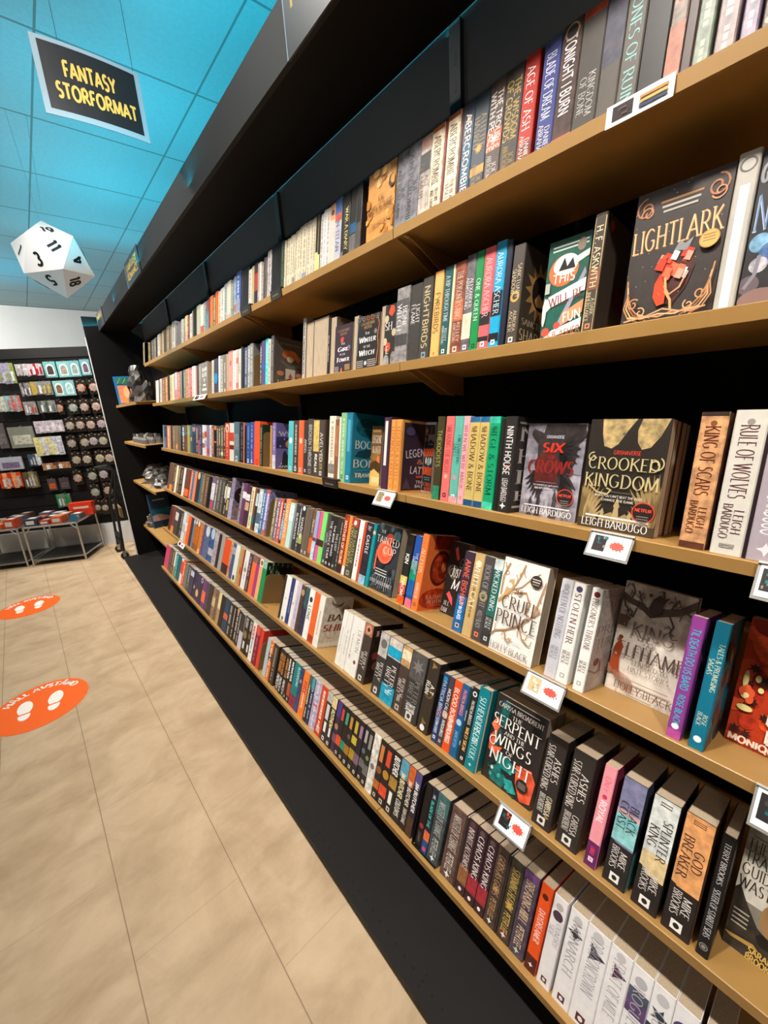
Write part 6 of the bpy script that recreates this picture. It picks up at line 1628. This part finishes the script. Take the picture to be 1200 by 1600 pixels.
for px, py, wd, ht, c, c2, lab in ((9, 584, 30, 33, 'a49cb4', '8c9c50', 'lilac pouch with green picture at the left picture edge, top row'), (36, 579, 21, 20, 'c4bcbc', 'a8a0a0', 'white pouch of sticks in the top row'), (56, 578, 23, 19, 'c4b8b8', 'b01c34', 'clear pouch with red and green caps in the top row'),
        (41.7, 609, 16, 21, '8c8884', '4c4450', 'grey pouch with one dark bottle, second row'), (66, 607, 32, 22, '848484', 'b09848', 'clear pouch with yellow and blue bottles, second row'), (4, 632, 12, 25, 'c0c0b0', 'd0d0c0', 'pale pouch at the left picture edge, third row'), (22, 631, 24, 26, '8cb0b4', 'c87870', 'pale teal pouch with red top, third row'),
        (49, 638, 20, 21, '908884', 'b04434', 'clear pouch with red bottle, third row'), (75, 636, 27, 20, '848480', '545c54', 'clear pouch with grey bottles, third row'), (78, 667, 46, 20, 'b8acb4', 'd4ccd0', 'wide silver foil pouch, fourth row'), (78, 697, 44, 30, 'c4c4cc', 'd0c888', 'white pouch with cyan top and yellow picture, fifth row'),
        (56, 719, 21, 19, 'd0d0d0', '405468', 'white pouch with blue pieces, sixth row'), (89, 728, 44, 11, '6c4434', 'a87c58', 'low brown wrapped packs, sixth row'), (18, 751, 36, 25, 'd8481c', 'e8a070', 'orange pouch at the left, seventh row'), (50, 750, 23, 26, '5c5038', '8c8058', 'olive pouch right of the orange pouch'), (101, 782, 22, 21, '6c7c64', '2c8050', 'clear pouch with green bottle above the tables')):
    pack(px, py, wd, ht, 'bag', c, c2, lab, 'pouches on the display wall')
for px, py, wd, ht, c, c2, lab in ((4, 681, 14, 40, '6c6462', '7c7472', 'flat grey card at the left picture edge, fourth row'), (36, 683, 40, 33, '8c8c80', 'c4c4b0', 'large grey box with pale floral picture, fourth row'), (18, 724, 38, 20, 'b8bcc4', '7c6c8c', 'multicoloured sticker sheet, sixth row'), (83, 757, 13, 18, '5c504c', 'd05c30', 'small box with orange picture, seventh row'), (102, 755, 15, 18, '4c4448', '605458', 'small dark box, seventh row')):
    pack(px, py, wd, ht, 'box', c, c2, lab, 'boxes on the display wall')

# ------------------------------------------------------------------ low wire tables with boxes
def low_table(off, lab):
    r = empty('low_table', Matrix.Translation(Vector((.093, 4.82, 0))+E1*off) @ Matrix.Rotation(math.atan2(.462, -.887)-math.pi, 4, 'Z'), lab, 'table', 'low steel tables'); col = lin('b0aca6')
    Wt, Dt, Ht = .45, .40, .39     # local: x to the left is negative, y away
    for x in (0, -Wt):
        for y in (0, Dt):
            g = Geo(); g.tube([(x, y, 0), (x, y, Ht-.001)], .009, col, 8); g.build('leg', M_CHROME, r)
    for z in (Ht-.0095, .05):
        for a, b in (((0, 0, z), (-Wt, 0, z)), ((0, Dt, z), (-Wt, Dt, z)), ((0, 0, z), (0, Dt, z)), ((-Wt, 0, z), (-Wt, Dt, z))):
            g = Geo(); g.tube([a, b], .009, col); g.build('rail', M_CHROME, r)
    for x, sx in ((0, -1), (-Wt, 1)):
        g = Geo(); g.tube([(x, 0, Ht-.07), (x+sx*.07, 0, Ht)], .005, col, 6); g.build('brace', M_CHROME, r)
    g = Geo(); g.box((-Wt, 0, .042), (0, Dt, .05), lin('2c2a28')); g.build('lower_shelf', M_METAL, r)
    g = Geo(); g.box((-Wt, 0, Ht-.004), (0, Dt, Ht+.002), lin('3c3836')); g.build('table_top', M_METAL, r)
    return r
tA = low_table(0, 'low steel tube table with boxes on top, nearer the bookcase'); tB = low_table(.50, 'low steel tube table with boxes, at the left picture edge')
rr = random.Random(11); boxes = [('c85030', 'orange red'), ('4c4440', 'dark'), ('b07858', 'tan'), ('3c4454', 'navy'), ('8c8890', 'grey'), ('d05c2c', 'orange'), ('5c4038', 'brown'), ('26343c', 'slate'), ('c08c78', 'peach'), ('6c6468', 'grey brown'), ('a03424', 'brick red'), ('38343c', 'black')]
n = 0
for off, tn in ((0, 'the nearer low table'), (.50, 'the left low table')):
    for iy in range(3):
        for ix in range(4):
            c, nm = boxes[(n*5+iy) % 12]; bw, bd, bh = .085+.02*rr.random(), .09+.02*rr.random(), .035+.05*rr.random()
            loc = Vector((.093, 4.82, .3922))+E1*(off+.055+.108*ix)+DN*(.06+.12*iy)
            if off == 0 and ((ix == 0 and iy == 0) or (ix < 2 and iy == 2)): n += 1; continue
            r = empty('boxed_game', Matrix.Translation(loc) @ Matrix.Rotation(-.48+.06*rr.uniform(-1, 1), 4, 'Z'), '%s box on %s, %s from the right in the %s row' % (nm, tn, ORD[ix+1], ('front', 'middle', 'back')[iy]), 'box', 'boxes on the low tables')
            g = Geo(); g.box((-bw/2, -bd/2, 0), (bw/2, bd/2, bh), lin(c, .25)); g.build('carton', M_PLAST, r)
            g = Geo(); g.box((-bw*.36, -bd/2-.0008, bh*.2), (bw*.3, -bd/2, bh*.75), lin(rr.choice(['d8d0c8', 'e0b090', '8c8480', 'c8c4c0'])))
            g.box((-bw*.3, -bd*.3, bh), (bw*.3, bd*.3, bh+.0008), lin(rr.choice(['c8c4c0', 'b08c74', 'd8d4d0', '948c88']))); g.build('label', M_PLAST, r); n += 1
r = empty('shallow_box', Matrix.Translation(Vector((.093, 4.82, .3922))+E1*.06+DN*.30+Vector((0, 0, .0925))) @ Matrix.Rotation(-.48, 4, 'Z'), 'long bright orange-red box standing at the back of the nearer low table', 'box')
g = Geo(); g.box((-.10, -.04, -.09), (.11, .03, .04), lin('d83c20', .1)); g.build('carton', M_PLAST, r)
g = Geo(); g.box((-.06, -.0408, -.02), (.08, -.04, .0), lin('e8c0b0')); g.build('label', M_PLAST, r)
r = empty('price_disc', Matrix.Translation(Vector((.093, 4.82, .400))+E1*.015+DN*.012) @ Matrix.Rotation(-.48, 4, 'Z'), 'blue round card on the front corner of the nearer low table', 'card')
g = Geo(); g.prism([(.035*math.cos(a*.3927), .035*math.sin(a*.3927)) for a in range(16)], -.002, .002, lin('2c6c84')); g.v = [(x, z, y+.03) for x, y, z in g.v]; g.build('disc', M_PLAST, r)

# ------------------------------------------------------------------ rolling ladder between display wall and bookcase
r = empty('rolling_ladder', Matrix.Translation((.40, 4.72, 0)), 'black tubular rolling step ladder beside the black end panel', 'ladder')
bk = lin('1c1b1c')
for k, dy in enumerate((0, -.22)):
    top = on_y(172, 727, 4.72+dy) if not k else on_y(176, 732, 4.50); a = Vector((.40, 4.72, 0))
    foot = Vector((.375 if not k else .385, 4.80+dy-.08*k, .07))
    hb = on_y(147, 731, 4.72+dy)
    g = Geo(); g.tube([tuple(foot-a), tuple(foot-a+Vector((.03, 0, .5))), tuple(top-a+Vector((.01, 0, -.06))), tuple(top-a+Vector((-.005, 0, -.012))), tuple(top-a+Vector((-.03, 0, .0))), tuple(hb-a)], .012, bk, 8); g.build('side_rail', M_METAL, r)
    g = Geo(); pts = [(foot.x-a.x+.034*math.cos(q*.4488), foot.y-a.y, .035+.034*math.sin(q*.4488)) for q in range(14)]
    b0 = len(g.v); g.v += [(x, y-.011, z) for x, y, z in pts]+[(x, y+.011, z) for x, y, z in pts]; g.f += [tuple(range(14)), tuple(range(27, 13, -1))]+[(i, i+14, (i+1) % 14+14, (i+1) % 14) for i in range(14)]; g.c += [lin('181616')]*16; w_ = g.build('caster', M_METAL, r)
    g = Geo(); g.box((foot.x-a.x-.012, foot.y-a.y-.018, .03), (foot.x-a.x+.012, foot.y-a.y+.018, .085), lin('c8c4bc')); g.build('caster_fork', M_CHROME, w_)
for z in (.14, .21):
    g = Geo(); g.box((-.03, -.24, z), (.0, .06, z+.016), bk); g.build('rung', M_METAL, r)
g = Geo(); g.box((.035, -.20, .40), (.055, .03, .50), lin('b88c5c')); g.build('wooden_step', M_TAN, r)

# ------------------------------------------------------------------ goods on the far end bay
def bag(loc, sx, sy, sz, lab, c1, c2, seed, cat='bag'):
    r = empty('plastic_bag', Matrix.Translation(loc), lab, cat); rr = random.Random(seed); g = Geo(); n, mm = 12, 7; ringi = []
    for j in range(mm+1):
        t = j/mm; b = len(g.v); ringi.append(b)
        for i in range(n):
            a = 2*math.pi*i/n; k = (1-.55*t*t)*(.82+.36*rr.random()); g.v.append((sx/2*k*math.cos(a), sy/2*k*math.sin(a), sz*(t if j < mm else 1.0)+(.012*rr.random() if j else 0)))
    for a, b in zip(ringi, ringi[1:]):
        for i in range(n): g.f.append((a+i, a+(i+1) % n, b+(i+1) % n, b+i)); g.c.append(lin(rr.choice([c1, c1, c2]), .5))
    g.f.append(tuple(ringi[0]+i for i in reversed(range(n)))); g.f.append(tuple(ringi[-1]+i for i in range(n))); g.c += [lin(c1)]*2
    g.build('pouch', M_PLAST, r)
    for q in range(7):
        g = Geo(); a = rr.random()*6.28; x, y, z = sx*.44*math.cos(a), sy*.44*math.sin(a), sz*(.15+.5*rr.random()); g.quadbox((x, y, z), (.012, 0, .004), (0, .018, .002), (0, .003, .03), lin(rr.choice(['d8d4d0', 'a89888', 'c87c5c']))); g.build('wrapped_piece', M_PLAST, r)
zS = [CAM_H+.084+.0206, CAM_H-.23+.0206, CAM_H-.585+.0206, CAM_H-1.02+.0206]
r = empty('picture_book', Matrix.Translation((.60, 4.30, zS[0])), 'thin blue book with orange and black cover leaning on the black end panel', 'book')
g = Geo(); g.quadbox((0, 0, 0), (.20, -.03, 0), (0, .012, 0), (0, .03, .24), lin('1c6cac')); g.build('cover', M_COVER, r)
A = Art(.20, .24, lambda u, v, l: (u, -.15*u+.03*v/.24-.0016-l, v)); A.rect(.08, .72, .94, .96, '2c6c54', .4); A.rect(.08, .06, .94, .68, 'e08858', .2); A.ell(.62, .34, .24, .26, '1c1818'); A.ell(.4, .44, .14, .2, 'f0b080'); A.ell(.72, .12, .26, .1, '8c90b4')
for k in range(4): A.line([(.1+.2*k, .75), (.25+.2*k, .93)], .003, 'a8c8a8')
A.g.build('cover_picture', M_INK, r)
bag((.70, 3.86, zS[0]), .16, .30, .27, 'dark boxed figure wrapped in clear crinkled plastic, second level of the far bay', '2a2725', '55514d', 5, 'package')
for i in range(7):
    for j in range(3):
        x, y = .615+.05*j, 3.56+.075*i
        r = empty('miniature_bottle', Matrix.Translation((x, y, zS[1])), 'tiny grey bottle in the far bay, %s from the near side, %s rank' % (ORD[i+1], ('front', 'middle', 'back')[j]), 'bottle', 'tiny grey bottles in the far bay')
        g = Geo(); g.lathe([(.017, 0), (.018, .03), (.012, .042), (.007, .05)], (0, 0, 0), lin('7c7872', .2), 10); g.build('body', M_PLAST, r)
        g = Geo(); g.lathe([(.008, .05), (.009, .056), (.009, .07)], (0, 0, 0), lin('d0ccc4' if (i+j) % 4 == 0 else '5c5854'), 8); g.build('cap', M_PLAST, r)
bag((.72, 4.02, zS[2]), .24, .30, .14, 'heap of grey plastic wrapped packs on the fourth level of the far bay, left part', '45413d', '7c7873', 8)
bag((.70, 3.68, zS[2]), .20, .26, .15, 'grey plastic wrapped packs on the fourth level, next to the book row', '3c3835', '6c6864', 9)
bag((.68, 4.24, zS[3]), .18, .20, .11, 'crumpled clear plastic bag on the lowest level of the far bay', '4c4844', '8c8884', 12)
Yb = 4.10; bl_, tl_, br_ = on_y(241, 826, Yb), on_y(250, 771, Yb), on_y(277, 812, Yb); wb, hb_ = .17, tl_.z-(CAM_H-.9985)
r = empty('book', Matrix.Translation((bl_.x, Yb, CAM_H-.9985)), 'dark blue face-out book with teal wave cover at the far end, fifth shelf', 'book', 'books on the fifth shelf')
g = Geo(); g.quadbox((0, 0, 0), (wb, 0, 0), (0, .022, 0), (.0, .03, hb_), lin('203448')); g.build('cover', M_COVER, r)
A = Art(wb, hb_, lambda u, v, l: (u, .03*v/hb_-.0008-l, v)); A.rect(.0, .36, 1, .56, '1c5c70', .4); A.poly([(0, .2), (0, .36), (.4, .40), (1, .28), (1, .2)], 'b08c88'); A.up(); A.rect(.2, .8, .8, .84, '8c98a4'); A.rect(0, 0, .05, 1, '3c6c90'); A.g.build('cover_picture', M_INK, r)
